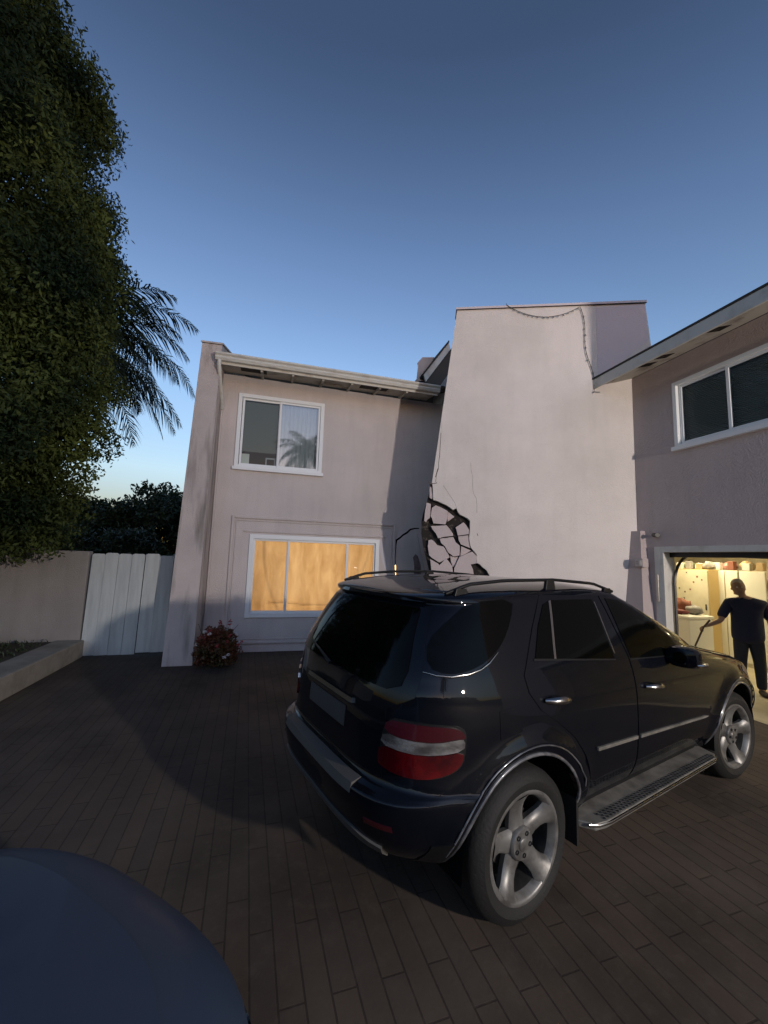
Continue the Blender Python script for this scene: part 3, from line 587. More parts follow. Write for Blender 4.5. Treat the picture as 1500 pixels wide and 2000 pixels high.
# ------------------------------------------------------------------ vegetation
def leaf_mat(name, c1, c2, tr=.25, rough=.5):
    M = mat(name, c1, rough, spec=.35, noise=(c2, 1.3, .35, .65)); return M
LEAFM = mat('tree_leaves', (.008,.018,.005), .7, spec=.2, noise=((.088,.108,.022), .75, .40, .66))
LEAFD = leaf_mat('dark_leaves', (.018,.030,.012), (.032,.048,.018))
PALML = leaf_mat('palm_leaflets', (.016,.026,.012), (.030,.042,.022), rough=.8)
BARK = mat('bark', (.07,.05,.035), .9, noise=((.12,.09,.07), 6, .4, .6, (1,1,.3)), bump=(1, 20))
def leaves_mesh(name, C, S, seed, L=.09, W=.045, mt=LEAFM, parent=None, droop=.5):
    """C: Nx3 leaf positions, each a folded leaf blade of two quads"""
    rg = np.random.default_rng(seed); n = len(C); C = np.asarray(C)
    d = rg.normal(size=(n,3)); d[:,2] -= droop; d /= np.linalg.norm(d, axis=1)[:,None]
    u = rg.normal(size=(n,3)); s = np.cross(d, u); s /= np.linalg.norm(s, axis=1)[:,None]; nn = np.cross(s, d)
    l = L*rg.uniform(.6,1.4,(n,1)); w_ = W*rg.uniform(.6,1.3,(n,1))
    p0 = C-d*l*.5; p3 = C+d*l*.5; p1 = C+s*w_*.5+nn*w_*.2; p2 = C-s*w_*.5+nn*w_*.2
    V = np.stack([p0,p1,p3,p2], 1).reshape(-1,3)
    me = bpy.data.meshes.new(name); me.vertices.add(4*n); me.vertices.foreach_set('co', V.astype('f').ravel())
    idx = np.arange(4*n).reshape(n,4); f = np.stack([idx[:,[0,1,2]], idx[:,[0,2,3]]], 1).reshape(-1)
    me.loops.add(6*n); me.loops.foreach_set('vertex_index', f.astype('i')); me.polygons.add(2*n)
    me.polygons.foreach_set('loop_start', np.arange(0,6*n,3,dtype='i')); me.polygons.foreach_set('loop_total', np.full(2*n,3,dtype='i')); me.update(calc_edges=True); me.validate()
    me.materials.append(mt); o = bpy.data.objects.new(name, me); COL.objects.link(o)
    if parent: o.parent = parent; o.matrix_parent_inverse = WM[parent].inverted()
    return o
def clump_points(clumps, dens, rg, hollow=.55):
    out = []
    for (x,y,z,r,rz) in clumps:
        n = int(dens*r*r*4); v = rg.normal(size=(n,3)); v /= np.linalg.norm(v,axis=1)[:,None]
        # lumpy radius
        f = 1+.16*np.sin(v[:,0]*7+x*3)+.14*np.sin(v[:,2]*9+y*5+z)+.12*np.sin(v[:,1]*8+z*2)
        rad = (hollow+(1-hollow)*rg.random(n)**.6)*f
        out.append(np.stack([x+v[:,0]*r*rad, y+v[:,1]*r*rad, z+v[:,2]*rz*rad],1))
    return np.concatenate(out)
def limb(mb, p, q, r0, r1, seed, n=7):
    rr = random.Random(seed); p, q = Vector(p), Vector(q); pts = [p.lerp(q,k/n)+Vector((rr.uniform(-1,1),rr.uniform(-1,1),0))*.04*(q-p).length*(0<k<n) for k in range(n+1)]
    mb.tube(pts, [r0+(r1-r0)*k/n for k in range(n+1)], 8); return pts
# the big tree on the left
tree = empty('broadleaf_tree', (-4.9,-1.3,.25)); tag(tree, 'huge dense dark green tree towering over the garden wall at left', 'tree')
mb = MB(); tp = limb(mb, (-4.9,-1.3,.2), (-5.2,-1.2,7.5), .28, .12, 3)
for k, (x,y,z) in enumerate(((-3.5,-1.6,4.5),(-3.6,-.6,6.5),(-6.4,-2,6),(-4.2,-1.4,9.5),(-4.6,-2.6,7.5),(-5.2,-.4,11),(-3.6,-1.2,3.6))): limb(mb, tp[2+k % 5], (x,y,z), .10, .03, 10+k)
mb.build('trunk', BARK, tree, smooth=60)
rg = np.random.default_rng(5)
def R_edge(z): return np.interp(z, [1.7,2.2,3.2,4.5,5.5,7,8.0,8.6,9.4,10.2,11.5,13], [-3.0,-2.65,-2.35,-2.25,-2.30,-2.42,-2.60,-2.80,-2.62,-2.85,-3.9,-5.0])
cls = []
for z in np.arange(2.3, 14, .42):
    e = R_edge(z)
    for j in range(9):
        r = rg.uniform(.42,.72); x = e - r*.9 - rg.random()**1.3*3.2; y = -1.2+rg.uniform(-1.5,1.5)
        cls.append((x,y,z+rg.uniform(-.2,.2),r,r*rg.uniform(.75,1.0)))
    cls.append((e-.55, -1.0+rg.uniform(-.3,.3), z, .5, .45))
cls = [c for c in cls if c[2]-c[4] > 1.55]
Cp = clump_points(cls, 900, rg, .45); Cp = Cp[Cp[:,2] > 1.2]
leaves_mesh('crown', Cp, 1, 1, .085, .036, LEAFM, tree, .7)
# weeping tips on the right edge of the crown
# palm
def palm(name, base, h, ln, nf, label, seed, lean=(0,0)):
    rr = random.Random(seed); r = empty(name, base); tag(r, label, 'palm tree'); B = Vector(base); top = B+Vector((lean[0],lean[1],h))
    MB().tube([B.lerp(top,k/10) for k in range(11)], [.20-.007*k for k in range(11)], 10).build('trunk', BARK, r, smooth=60)
    MB().ball(top, .22, 10, (1,1,1.5)).build('crown_heart', BARK, r, smooth=60)
    for k in range(nf):
        az = 2*math.pi*k*.381966+rr.uniform(-.2,.2); el = R(80-115*(k/nf)+rr.uniform(-8,8)); mb = MB(); pts = []; p = top.copy(); L_ = ln*rr.uniform(.85,1.15); seg = 22; e2 = el
        H_ = Vector((math.cos(az), math.sin(az), 0))
        for s in range(seg+1):
            pts.append(p.copy()); p = p+(H_*math.cos(e2)+Vector((0,0,math.sin(e2))))*L_/seg; e2 -= R(4.6)*(1.0 if el > 0 else .55)
            e2 = max(e2, R(-82))
        mb.tube(pts, [.022-.0008*s for s in range(seg+1)], 5)
        side = H_.cross(Vector((0,0,1)))
        for s in range(3, int(seg*2.4)+1):
            t = s/(seg*2.4); i = min(int(t*seg), seg-1); q = pts[i].lerp(pts[i+1], t*seg-i); d = (pts[i+1]-pts[i]).normalized(); up = side.cross(d)
            l = .60*ln/2.4*math.sin(math.pi*min(1,(t*.9+.12)))**.6*rr.uniform(.85,1.1)
            for sg in (-1,1):
                dv = (side*sg*rr.uniform(.6,.9)+d*rr.uniform(.4,.75)+Vector((0,0,-rr.uniform(.15,.5)))+up*.15).normalized(); tip = q+dv*l+Vector((0,0,-.28*l)); mid = q+dv*l*.5
                wv = d*.014*ln/2.4
                mb.add([q-wv, q+wv, mid+wv*1.2, tip, mid-wv*1.2], [(0,1,2,4),(4,2,3)])
        me = bpy.data.meshes.new('frond'); me.from_pydata(mb.v, [], mb.f); me.materials.append(PALML); o = bpy.data.objects.new('frond', me); COL.objects.link(o); o.parent = r; o.matrix_parent_inverse = WM[r].inverted()
    return r
palm('palm_tree', (3.0,-29,0), 11.5, 3.4, 30, 'tall palm across the street behind the viewer', 8)
palm('palm_tree', (-5.65,4.4,0), 8.1, 3.7, 60, 'palm tree with drooping fronds behind the garden gate', 4, (.1,0))
# far trees
def bushy(name, base, r, h, label, seed, dens, L, group='dark trees beyond the garden wall', mt=None):
    o = empty(name, base); tag(o, label, 'tree', group); rg = np.random.default_rng(seed); x, y, z = base
    mb = MB(); limb(mb, (x,y,z-.05), (x,y,z+h*.6), .22, .08, seed)
    for k in range(4): limb(mb, (x,y,z+h*.35), (x+rg.uniform(-.6,.6)*r, y+rg.uniform(-.6,.6)*r, z+h*.75), .09, .03, seed+k)
    mb.build('trunk', BARK, o)
    cl = [(x+rg.normal()*r*.42, y+rg.normal()*r*.42, z+h*(.34+.5*rg.random()), r*rg.uniform(.3,.48), h*rg.uniform(.12,.19)) for _ in range(16)]
    cl += [(x+rg.normal()*r*.4, y+rg.normal()*r*.3, z+h*.25, r*.45, h*.2) for _ in range(6)]
    leaves_mesh('crown', clump_points(cl, dens, rg, .4), 1, seed, L, L*.5, mt or LEAFD, o, .2); return o
far = [(-11.5,14,0,2.4,4.0,'dark bushy tree behind the garden wall nearest the big tree'), (-8.8,16,0,2.6,5.0,'dark rounded tree above the white gate'), (-6.3,15,0,2.2,5.4,'taller dark tree standing against the house corner'),
       (-4.3,17,0,2.2,5.6,'dark tree partly hidden by the wing wall'), (-14.5,16,0,3.0,4.6,'dark tree half behind the big tree')]
for k, (x,y,z,r,h,l) in enumerate(far): bushy('bushy_tree', (x,y,z), r, h, l, 20+k, 260, .22)
for k, (x,y,r,h) in enumerate(((-12,8,2.5,3.4),(-8.2,8,2.2,3.0),(-5.0,8.5,2.0,3.0))): bushy('large_shrub', (x,y,0), r, h, ['dark shrub behind the tan garden wall','low dark shrub behind the left gate leaf','low dark shrub right behind the white gate'][k], 40+k, 300, .16, 'dark shrubs behind the gate')
# flowering bush by the wing wall
fb = empty('flowering_bush', (-.38,-.93,0)); tag(fb, 'round geranium bush with dark red and white flowers at the foot of the wing wall', 'bush')
rg = np.random.default_rng(9)
LEAFR = leaf_mat('reddish_leaves', (.05,.045,.015), (.20,.035,.025))
mb = MB()
for k in range(14): limb(mb, (-.38+rg.uniform(-.1,.1),-.93+rg.uniform(-.08,.08),0), (-.38+rg.uniform(-.33,.33),-.9+rg.uniform(-.2,.2),rg.uniform(.35,.68)), .009, .004, k)
mb.build('stem', mat('stem_green', (.06,.08,.03), .7), fb)
leaves_mesh('foliage', clump_points([(-.38,-.93,.30,.34,.26),(-.5,-.98,.22,.24,.20),(-.2,-.95,.25,.24,.2),(-.4,-.9,.5,.22,.16),(-.22,-.9,.48,.16,.12)], 4200, rg, .3), 1, 3, .05, .035, LEAFR, fb, .1)
FR = mat('red_petals', (.30,.03,.04), .6); FW = mat('white_petals', (.65,.58,.58), .6)
for k in range(26):
    t = rg.uniform(0,2*math.pi); rr_ = rg.uniform(.22,.42); z = rg.uniform(.35,.78) if k < 18 else rg.uniform(.15,.4); c = Vector((-.36+rr_*math.cos(t)*(1 if z<.6 else .6), -1.0+.25*math.sin(t)-.05, z)); mb = MB()
    for j in range(9):
        a = rg.normal(size=3); a /= np.linalg.norm(a); q = c+Vector(a)*.022; mb.ball(q, .014, 6, (1,1,.6))
    mb.build('flower', FW if k % 3 == 0 else FR, fb)
# dark bush in the planting bed
pb = empty('low_shrub', (-4.0,-.8,.27)); tag(pb, 'small dark shrub in the planting bed at the left edge', 'shrub')
MB().tube([(-4.0,-.8,.25),(-4.0,-.8,.5)], .02, 6).build('stem', BARK, pb)
leaves_mesh('foliage', clump_points([(-3.9,-.9,.42,.36,.2),(-4.3,-.7,.45,.4,.25),(-3.7,-1.3,.36,.25,.12)], 2500, rg, .3), 1, 8, .07, .03, LEAFD, pb, .1)
gr = leaves_mesh('ground_cover', np.stack([rg.uniform(-7,-3.15,9000), rg.uniform(-8,-.1,9000), .27+rg.uniform(0,.07,9000)],1), 1, 12, .07, .02, LEAFD, None, -.8); tag(gr, 'low dark ground cover in the planting bed', 'ground cover', kind='stuff')
# trees and a palm behind the viewer (seen mirrored in the glass and paint)
for k in range(9): bushy('background_tree', (-24+k*6+rnd.uniform(-1,1), -36+rnd.uniform(-2,2), 0), 4.2, rnd.uniform(5,7), 'dark tree across the street behind the viewer, %s in its row' % ['first','second','third','fourth','fifth','sixth','seventh','eighth','last'][k], 60+k, 90, .45, 'trees across the street')

# ------------------------------------------------------------------ yard lamp behind the viewer
LX, LY, LZ = 5.93, -14.0, 3.2
yl = empty('yard_lamp', (LX,LY,0)); tag(yl, 'tall post lantern behind the viewer lighting the house front', 'lamp')
MB().tube([(LX+.25,LY,0),(LX+.25,LY,LZ+.25),(LX+.15,LY,LZ+.33),(LX,LY,LZ+.33)], .035, 8).build('post', BLACKM, yl)
MB().lathe([(LZ+.33,.02),(LZ+.28,.10),(LZ+.18,.16),(LZ+.17,.155)], (LX,LY,0), 'Z', 20).build('shade', BLACKM, yl)
point('yard_lamp_light', (LX,LY,LZ), LAMP_W, (1,.89,.80), .14)

# ------------------------------------------------------------------ vehicles
class Shell:
    """car body lofted from horizontal outlines; x forward, y left, z up"""
    def __init__(s, rows, arches, flare=.03, sub=6):
        Rw = np.array(rows, float); n = len(Rw); out = []
        for i in range(n-1):
            p0, p1, p2, p3 = Rw[max(i-1,0)], Rw[i], Rw[i+1], Rw[min(i+2,n-1)]
            for k in range(sub):
                t = k/sub; m1, m2 = (p2-p0)/2, (p3-p1)/2
                # keep it monotone: limit the slopes
                dlt = p2-p1; m1 = np.where(np.sign(m1) != np.sign(dlt), 0, np.sign(dlt)*np.minimum(abs(m1), 3*abs(dlt))); m2 = np.where(np.sign(m2) != np.sign(dlt), 0, np.sign(dlt)*np.minimum(abs(m2), 3*abs(dlt)))
                h = (2*t**3-3*t**2+1)*p1+(t**3-2*t**2+t)*m1+(-2*t**3+3*t**2)*p2+(t**3-t**2)*m2; out.append(h)
        out.append(Rw[-1]); s.rows = np.array(out); s.arches = arches; s.flare = flare
    def row(s, z): return np.array([np.interp(z, s.rows[:,0], s.rows[:,j]) for j in range(6)])
    def half(s, rw, n=400):
        z, xr, xf, w_, p, q = rw; c = (xr+xf)/2; a = (xf-xr)/2
        t = np.linspace(0, math.pi, n); 
        xs = c - a*np.sign(np.cos(t))*np.abs(np.cos(t))**(2/p); ys = w_*np.abs(np.sin(t))**(2/q)
        for ax, az, ar in s.arches:
            r = np.hypot(xs-ax, z-az); ys = ys + s.flare*np.exp(-((r-ar)/.055)**2)*(ys > w_*.9)*(z < az+ar+.1) - .006*(r < ar)*(ys > w_*.9)
        return xs, ys
    def mesh(s, N=110):
        V = []; nr = len(s.rows)
        for rw in s.rows:
            xs, ys = s.half(rw, 900); d = np.r_[0, np.cumsum(np.hypot(np.diff(xs), np.diff(ys)))]; u = np.linspace(0, d[-1], N+1)
            X, Y = np.interp(u, d, xs), np.interp(u, d, ys)
            V += [(x, -y, rw[0]) for x, y in zip(X, Y)] + [(x, y, rw[0]) for x, y in zip(X[-2:0:-1], Y[-2:0:-1])]
        M_ = 2*N; F = [(i*M_+k, i*M_+(k+1) % M_, (i+1)*M_+(k+1) % M_, (i+1)*M_+k) for i in range(nr-1) for k in range(M_)]
        F += [tuple(range(M_-1,-1,-1)), tuple((nr-1)*M_+k for k in range(M_))]
        return V, F
    # surface look-ups -------------------------------------------------
    def side(s, x, z):
        xs, ys = s.half(s.row(z)); return Vector((x, -float(np.interp(x, xs, ys)), z))
    def rear(s, y, z):
        xs, ys = s.half(s.row(z)); n = len(xs)//2; i = np.argmax(ys[:n]); return Vector((float(np.interp(abs(y), ys[:i+1], xs[:i+1])), y, z))
    def front(s, y, z):
        xs, ys = s.half(s.row(z)); n = len(xs)//2; i = n+np.argmax(ys[n:]); return Vector((float(np.interp(abs(y), ys[i:][::-1], xs[i:][::-1])), y, z))
    def arc(s, u, z, from_front=False):
        xs, ys = s.half(s.row(z), 900)
        if from_front: xs, ys = xs[::-1], ys[::-1]
        d = np.r_[0, np.cumsum(np.hypot(np.diff(xs), np.diff(ys)))]; sg = -1 if u >= 0 else 1; u = abs(u)
        return Vector((float(np.interp(u, d, xs)), sg*float(np.interp(u, d, ys)), z))
def rounded(poly, n=2):
    for _ in range(n):
        out = []
        for i, p in enumerate(poly):
            q = poly[(i+1) % len(poly)]; out += [(p[0]*.75+q[0]*.25, p[1]*.75+q[1]*.25), (p[0]*.25+q[0]*.75, p[1]*.25+q[1]*.75)]
        poly = out
    return poly
def patch(fn, poly, eps=.003, th=.006, cell=.06, mirror=False):
    """fill a 2-D outline with a fine mesh and lay it on the body surface, th thick, eps proud"""
    bm = bmesh.new(); bm.faces.new([bm.verts.new((p[0], p[1], 0)) for p in poly])
    xs = [p[0] for p in poly]; ys = [p[1] for p in poly]
    for ax, lo, hi in ((0, min(xs), max(xs)), (1, min(ys), max(ys))):
        n = int((hi-lo)/cell)
        for k in range(1, n+1):
            c = lo+(hi-lo)*k/(n+1); co = (c,0,0) if ax == 0 else (0,c,0); no = (1,0,0) if ax == 0 else (0,1,0)
            bmesh.ops.bisect_plane(bm, geom=bm.verts[:]+bm.edges[:]+bm.faces[:], plane_co=co, plane_no=no, dist=1e-6)
    bmesh.ops.triangulate(bm, faces=[f for f in bm.faces if len(f.verts) > 4])
    bm.verts.index_update(); V = []; e = .004
    edges = [tuple(v.index for v in ed.verts) for ed in bm.edges if len(ed.link_faces) == 1]
    P = []
    for v in bm.verts:
        a, b = v.co.x, v.co.y; p = fn(a, b); tx = fn(a+e, b)-fn(a-e, b); ty = fn(a, b+e)-fn(a, b-e); nn = tx.cross(ty).normalized()
        c = Vector((1.4, 0, .9)); 
        if nn.dot(p-c) < 0: nn = -nn
        P.append((p, nn))
    F = [tuple(v.index for v in f.verts) for f in bm.faces]; bm.free(); n = len(P)
    V = [p+nn*eps for p, nn in P] + [p+nn*(eps-th) for p, nn in P]
    F = F + [tuple(i+n for i in reversed(f)) for f in F] + [(a, b, b+n, a+n) for a, b in edges]
    if mirror: V = [Vector((v.x, -v.y, v.z)) for v in V]; F = [tuple(reversed(f)) for f in F]
    return MB().add(V, F)
def cut(obj, cutters):
    for cme in cutters:
        co = bpy.data.objects.new('cutter', cme); COL.objects.link(co); m_ = obj.modifiers.new('b', 'BOOLEAN'); m_.operation = 'DIFFERENCE'; m_.object = co; m_.solver = 'EXACT'
        bpy.context.view_layer.update(); dg = bpy.context.evaluated_depsgraph_get(); me = bpy.data.meshes.new_from_object(obj.evaluated_get(dg)); obj.modifiers.clear(); obj.data = me; bpy.data.objects.remove(co)
    me = obj.data; me.polygons.foreach_set('use_smooth', [True]*len(me.polygons)); me.set_sharp_from_angle(angle=R(38))

PAINT = mat('black_car_paint', (.002,.003,.006), .5, spec=0.05, coat=1, bump=None)
_nt = PAINT.node_tree; _n = _nt.nodes.new('ShaderNodeTexNoise'); _n.inputs['Scale'].default_value = 3.5; _n.inputs['Detail'].default_value = 8; _n.inputs['Roughness'].default_value = .7
_t = _nt.nodes.new('ShaderNodeTexCoord'); _nt.links.new(_t.outputs['Object'], _n.inputs[0]); _r = _nt.nodes.new('ShaderNodeMapRange'); _r.inputs[1].default_value = .35; _r.inputs[2].default_value = .75; _r.inputs[3].default_value = .02; _r.inputs[4].default_value = .05
_nt.links.new(_n.outputs[0], _r.inputs[0]); _nt.links.new(_r.outputs[0], _nt.nodes['Principled BSDF'].inputs['Coat Roughness']); PAINT.node_tree.nodes['Principled BSDF'].inputs['Coat IOR'].default_value = 1.38
TINT = mat('tinted_glass', (.002,.0022,.002), .05, spec=.14)
RUBBER = mat('tyre_rubber', (.007,.0065,.006), .75, bump=(.3, 60))
TRIM = mat('black_trim', (.006,.006,.007), .45, spec=.3)
CHROME = mat('chrome', (.45,.44,.42), .22, metal=1)
ALLOY = mat('silver_alloy', (.20,.197,.187), .42, metal=.5, noise=((.08,.075,.07), 9, .42, .7))
STEP = mat('brushed_step_metal', (.24,.23,.205), .5, metal=.4, noise=((.10,.095,.085), 8, .4, .7))
SKID = mat('satin_skid_plate', (.09,.085,.08), .6, metal=.2)
REDL = mat('red_lens', (.13,.004,.005), .12, spec=.6, coat=.8, noise=((.035,.001,.003), 3.5, .4, .6)); REDD = mat('dark_red_lens', (.045,.004,.008), .10, spec=.6, coat=.6)
CLEARL = mat('ribbed_clear_lens', (.62,.62,.62), .15, metal=.8, noise=((.22,.21,.21), 6, .40, .64, (1,1,3)), bump=(.2, 60))
ARCHM = mat('arch_lip_highlight', (.05,.05,.055), .3, coat=1, noise=((.16,.16,.17), 7, .45, .62))  # pale noise paints the lip's highlights and scuffs into its colour
BARREL = mat('dark_wheel_inside', (.03,.028,.025), .7, noise=((.012,.011,.01), 8, .4, .6)); STEPD = mat('worn_brake_disc', (.06,.055,.05), .5, metal=.5)  # wheel inside darker than the rim
WELL = mat('wheel_well', (.004,.004,.004), 1, spec=.1)

def wheel_parts(root, c, side, r_t=.385, r_r=.275, wd=.26, rot=0, steer=0, spokes=5, mt=ALLOY):
    """wheel centred at c (outer face towards side*y)"""
    M_ = Matrix.Rotation(steer, 3, 'Z'); c = Vector(c); s = side
    def fin(mb): mb.v = [tuple(c + M_@Vector((v[0], v[1]*s, v[2]))) for v in mb.v]; return mb
    prof = [(-wd+.02,r_r-.01),(-wd+.01,r_r+.03),(-wd,r_t-.05),(-wd+.025,r_t-.012),(-wd+.06,r_t),(-.06,r_t),(-.025,r_t-.012),(-.004,r_t-.045),(.006,r_r+.05),(.0,r_r+.012),(-.014,r_r-.004),(-.03,r_r-.012)]
    mb = MB().lathe(prof, n=64)
    # tread grooves
    ty = fin(mb).build('tyre', RUBBER, root, smooth=40)
    wh = [(-wd+.02,r_r-.012),(-.17,r_r-.05),(-.05,r_r-.035),(-.012,r_r-.022),(-.004,r_r-.008),(-.006,r_r+.004),(-.02,r_r+.002)]
    fin(MB().lathe(wh[:3], n=64)).build('wheel_barrel', BARREL, root, smooth=45)
    fin(MB().lathe([(-.12,0),(-.12,.16),(-.14,.16)], n=32)).build('brake_disc', STEPD, root, smooth=45)
    mb = MB().lathe(wh[2:], n=64)
    for k in range(spokes):   # tapered, dished spokes that flare into the rim
        a = rot+2*math.pi*k/spokes; ca, sa = math.cos(a), math.sin(a); V = []; st = [(.0,.066),(.05,.066),(.09,.058),(.13,.051),(.17,.049),(.205,.054),(.232,.070),(.256,.094)]
        for r_, hw in st:
            r_ *= r_r/.275; y0 = -.035-.02*math.sin(math.pi*min(1, r_/.26))+.028*(r_/.26)**3
            for t_, dy in ((-1,-.018),(-.72,0),(-.25,.007),(.25,.007),(.72,0),(1,-.018),(.9,-.05),(-.9,-.05)):
                V.append((r_*ca-t_*hw*sa, y0+dy, r_*sa+t_*hw*ca))
        n = 8; F = [(i*n+k2, i*n+(k2+1) % n, (i+1)*n+(k2+1) % n, (i+1)*n+k2) for i in range(len(st)-1) for k2 in range(n)]; mb.add(V, F)
    mb.lathe([(-.07,.085),(-.036,.085),(-.026,.075),(-.026,.036),(-.022,.034),(-.018,.028),(-.017,0)], n=32)
    rm = fin(mb).build('rim', mt, root, smooth=45)
    mb = MB()
    for k in range(5):
        a = rot+math.pi/5+2*math.pi*k/5; mb.lathe([(-.03,.0125),(-.021,.0125),(-.021,.008),(-.03,.006)], (.056*math.cos(a),0,.056*math.sin(a)), 'Y', 10)
    fin(mb).build('wheel_bolts', BLACKM, root)
def arch_cutter(x, z, r, y0, y1, n=48):
    mb = MB().lathe([(y0, r),(y1, r)], (x,0,z), 'Y', n, cap=True); return mb.mesh('c')

ML = [  # z, rear x, front x, half width, p, q
 (.37,-.66,3.60,.80,9,4.5),(.42,-.78,3.70,.835,9,4.5),(.50,-.86,3.75,.885,9,4.3),(.58,-.885,3.77,.915,9,4.2),(.66,-.90,3.78,.928,9,4.2),(.72,-.898,3.78,.932,9,4.2),(.745,-.865,3.775,.934,9,4.2),
 (.775,-.815,3.77,.936,9,4.2),(.86,-.805,3.74,.938,8,4.2),(.95,-.80,3.66,.938,8,4.2),(1.02,-.795,3.50,.936,8,4.2),(1.08,-.785,3.22,.93,8,4.2),(1.13,-.775,2.95,.922,8,4.3),(1.18,-.762,2.68,.912,8,4.4),
 (1.22,-.75,2.52,.90,8,4.6),(1.27,-.725,2.42,.885,8,4.8),(1.32,-.70,2.32,.868,8,5),(1.40,-.655,2.14,.838,8,5),(1.50,-.60,1.92,.802,8,5),(1.60,-.535,1.68,.765,8,5),(1.655,-.495,1.53,.742,8,5),(1.668,-.52,1.50,.738,8,5),(1.69,-.525,1.44,.728,8,5),
 (1.715,-.47,1.34,.705,7,4.5),(1.74,-.34,1.20,.655,6,4),(1.76,-.20,1.04,.58,5,3.5),(1.775,-.05,.88,.47,4,3),(1.785,.10,.72,.33,3,2.6),(1.79,.25,.55,.16,2.5,2.2)]
AR = [(0,.385,.53),(2.915,.385,.53)]
S1 = Shell(ML, AR, .032)
suv = empty('parked_suv', (0,0,0)); tag(suv, 'black four door sport utility vehicle parked with its nose at the open garage', 'car')
V, F = S1.mesh(); body = MB().add(V, F).build('body', PAINT, suv, smooth=30)
cut(body, [arch_cutter(x, .385, .475, -1.2, -.56) for x in (0, 2.915)] + [arch_cutter(x, .385, .475, .56, 1.2) for x in (0, 2.915)])
for sy in (-1, 1):
    for x in (0, 2.915):
        mb = MB(); an = [R(-4+188*k/24) for k in range(25)]
        V = [(x+r_*math.cos(t), y_, .385+r_*math.sin(t)) for r_, y_ in ((.05,sy*.575),(.47,sy*.575),(.472,sy*.90)) for t in an]
        mb.add(V, [(i*25+k, i*25+k+1, (i+1)*25+k+1, (i+1)*25+k) for i in (0,1) for k in range(24)]).build('wheel_well_liner', WELL, suv, smooth=40)
# wheel arch lips: glossy raised flares
for sy in (-1, 1):
    for ax in (0, 2.915):
        pts = []; pts2 = []
        for k in range(33):
            t = R(-8)+R(196)*k/32; x, z = ax+.483*math.cos(t), .385+.483*math.sin(t); z = max(z, .39)
            p = S1.side(x, z); pts.append(Vector((p.x, sy*(-p.y+.004), p.z)))
            x, z = ax+.535*math.cos(t), .385+.535*math.sin(t); z = max(z, .40); p = S1.side(x, z); pts2.append(Vector((p.x, sy*(-p.y+.002), p.z)))
        mb = MB().tube(pts, .010, 8); mb.build('arch_trim', ARCHM, suv, smooth=60); MB().tube(pts2[3:-3], .0045, 6).build('arch_trim', ARCHM, suv, smooth=60)
sd = S1.side
def pboth(name, poly, mt, root=suv, **k):
    res = []
    for mir in (False, True): res.append(patch(sd, poly, mirror=mir, **k).build(name, mt, root, smooth=35))
    return res
# doors with their glass and handles
rdoor = [(.06,1.335),(.01,1.27),(.02,1.18),(.10,1.08),(.25,.99),(.40,.88),(.50,.76),(.555,.62),(.57,.46),(1.10,.46),(1.115,.9),(1.115,1.265),(1.02,1.68),(.36,1.70),(.20,1.52)]
fdoor = [(1.13,.46),(2.20,.46),(2.27,.62),(2.30,.80),(2.27,1.02),(2.16,1.19),(1.98,1.24),(1.84,1.37),(1.62,1.52),(1.44,1.60),(1.22,1.685),(1.035,1.68),(1.13,1.265),(1.13,.9)]
rd = pboth('rear_door', rdoor, PAINT, eps=.004, th=.01, cell=.045); fd = pboth('front_door', fdoor, PAINT, eps=.004, th=.01, cell=.045)
rg1 = [(.33,1.325),(.94,1.272),(.925,1.66),(.46,1.665)]; rg0 = [(.135,1.342),(.30,1.328),(.415,1.655),(.36,1.64),(.25,1.52)]
fg = [(1.15,1.255),(1.60,1.23),(1.90,1.215),(1.84,1.33),(1.64,1.475),(1.44,1.575),(1.27,1.64),(1.10,1.66)]
for i, mir in enumerate((False, True)):
    patch(sd, rg1, .008, .006, .06, mir).build('window_glass', TINT, rd[i], smooth=35); patch(sd, rg0, .008, .006, .06, mir).build('window_glass', TINT, rd[i], smooth=35)
    patch(sd, fg, .008, .006, .06, mir).build('window_glass', TINT, fd[i], smooth=35)
    patch(sd, [(.302,1.328),(.322,1.326),(.45,1.664),(.425,1.66)], .010, .008, .05, mir).build('window_divider', CHROME, rd[i], smooth=35)
    patch(sd, [(.955,1.30),(.968,1.30),(.945,1.64),(.935,1.64)], .0085, .004, .05, mir).build('pillar_seal', CHROME, rd[i], smooth=35)
    patch(sd, [(.12,1.345),(.12,1.335),(.95,1.260),(.95,1.268)], .009, .006, .05, mir).build('belt_trim', TRIM, rd[i], smooth=35)
    patch(sd, [(1.13,1.252),(1.13,1.243),(1.9,1.205),(1.9,1.213)], .009, .006, .05, mir).build('belt_trim', TRIM, fd[i], smooth=35)
    patch(sd, [(.62,.782),(.62,.762),(1.10,.740),(1.10,.760)], .016, .014, .06, mir).build('side_strip', STEP, rd[i], smooth=35)
    patch(sd, [(1.14,.758),(1.14,.738),(2.18,.688),(2.25,.692),(2.18,.704)], .016, .014, .06, mir).build('side_strip', STEP, fd[i], smooth=35)
    for d_, hx, hz in ((rd[i], .22, 1.115), (fd[i], 1.33, 1.045)):
        sg = -1 if not mir else 1; p = sd(hx, hz); y = -p.y*sg*-1 if False else sg*(-p.y)
        mb = MB().ball((hx, sg*(-p.y-.002), hz-.002), .052, 14, (1.0,.12,.55)); mb.build('handle_recess', TRIM, d_, smooth=60)
        hp = [Vector((hx-.085, sg*(-p.y+.006), hz+.012)), Vector((hx-.05, sg*(-p.y+.038), hz+.014)), Vector((hx+.03, sg*(-p.y+.044), hz+.010)), Vector((hx+.085, sg*(-p.y+.036), hz+.0)), Vector((hx+.115, sg*(-p.y+.006), hz-.006))]
        MB().tube(hp, [.012,.021,.024,.020,.010], 10).build('handle', CHROME, d_, smooth=60)
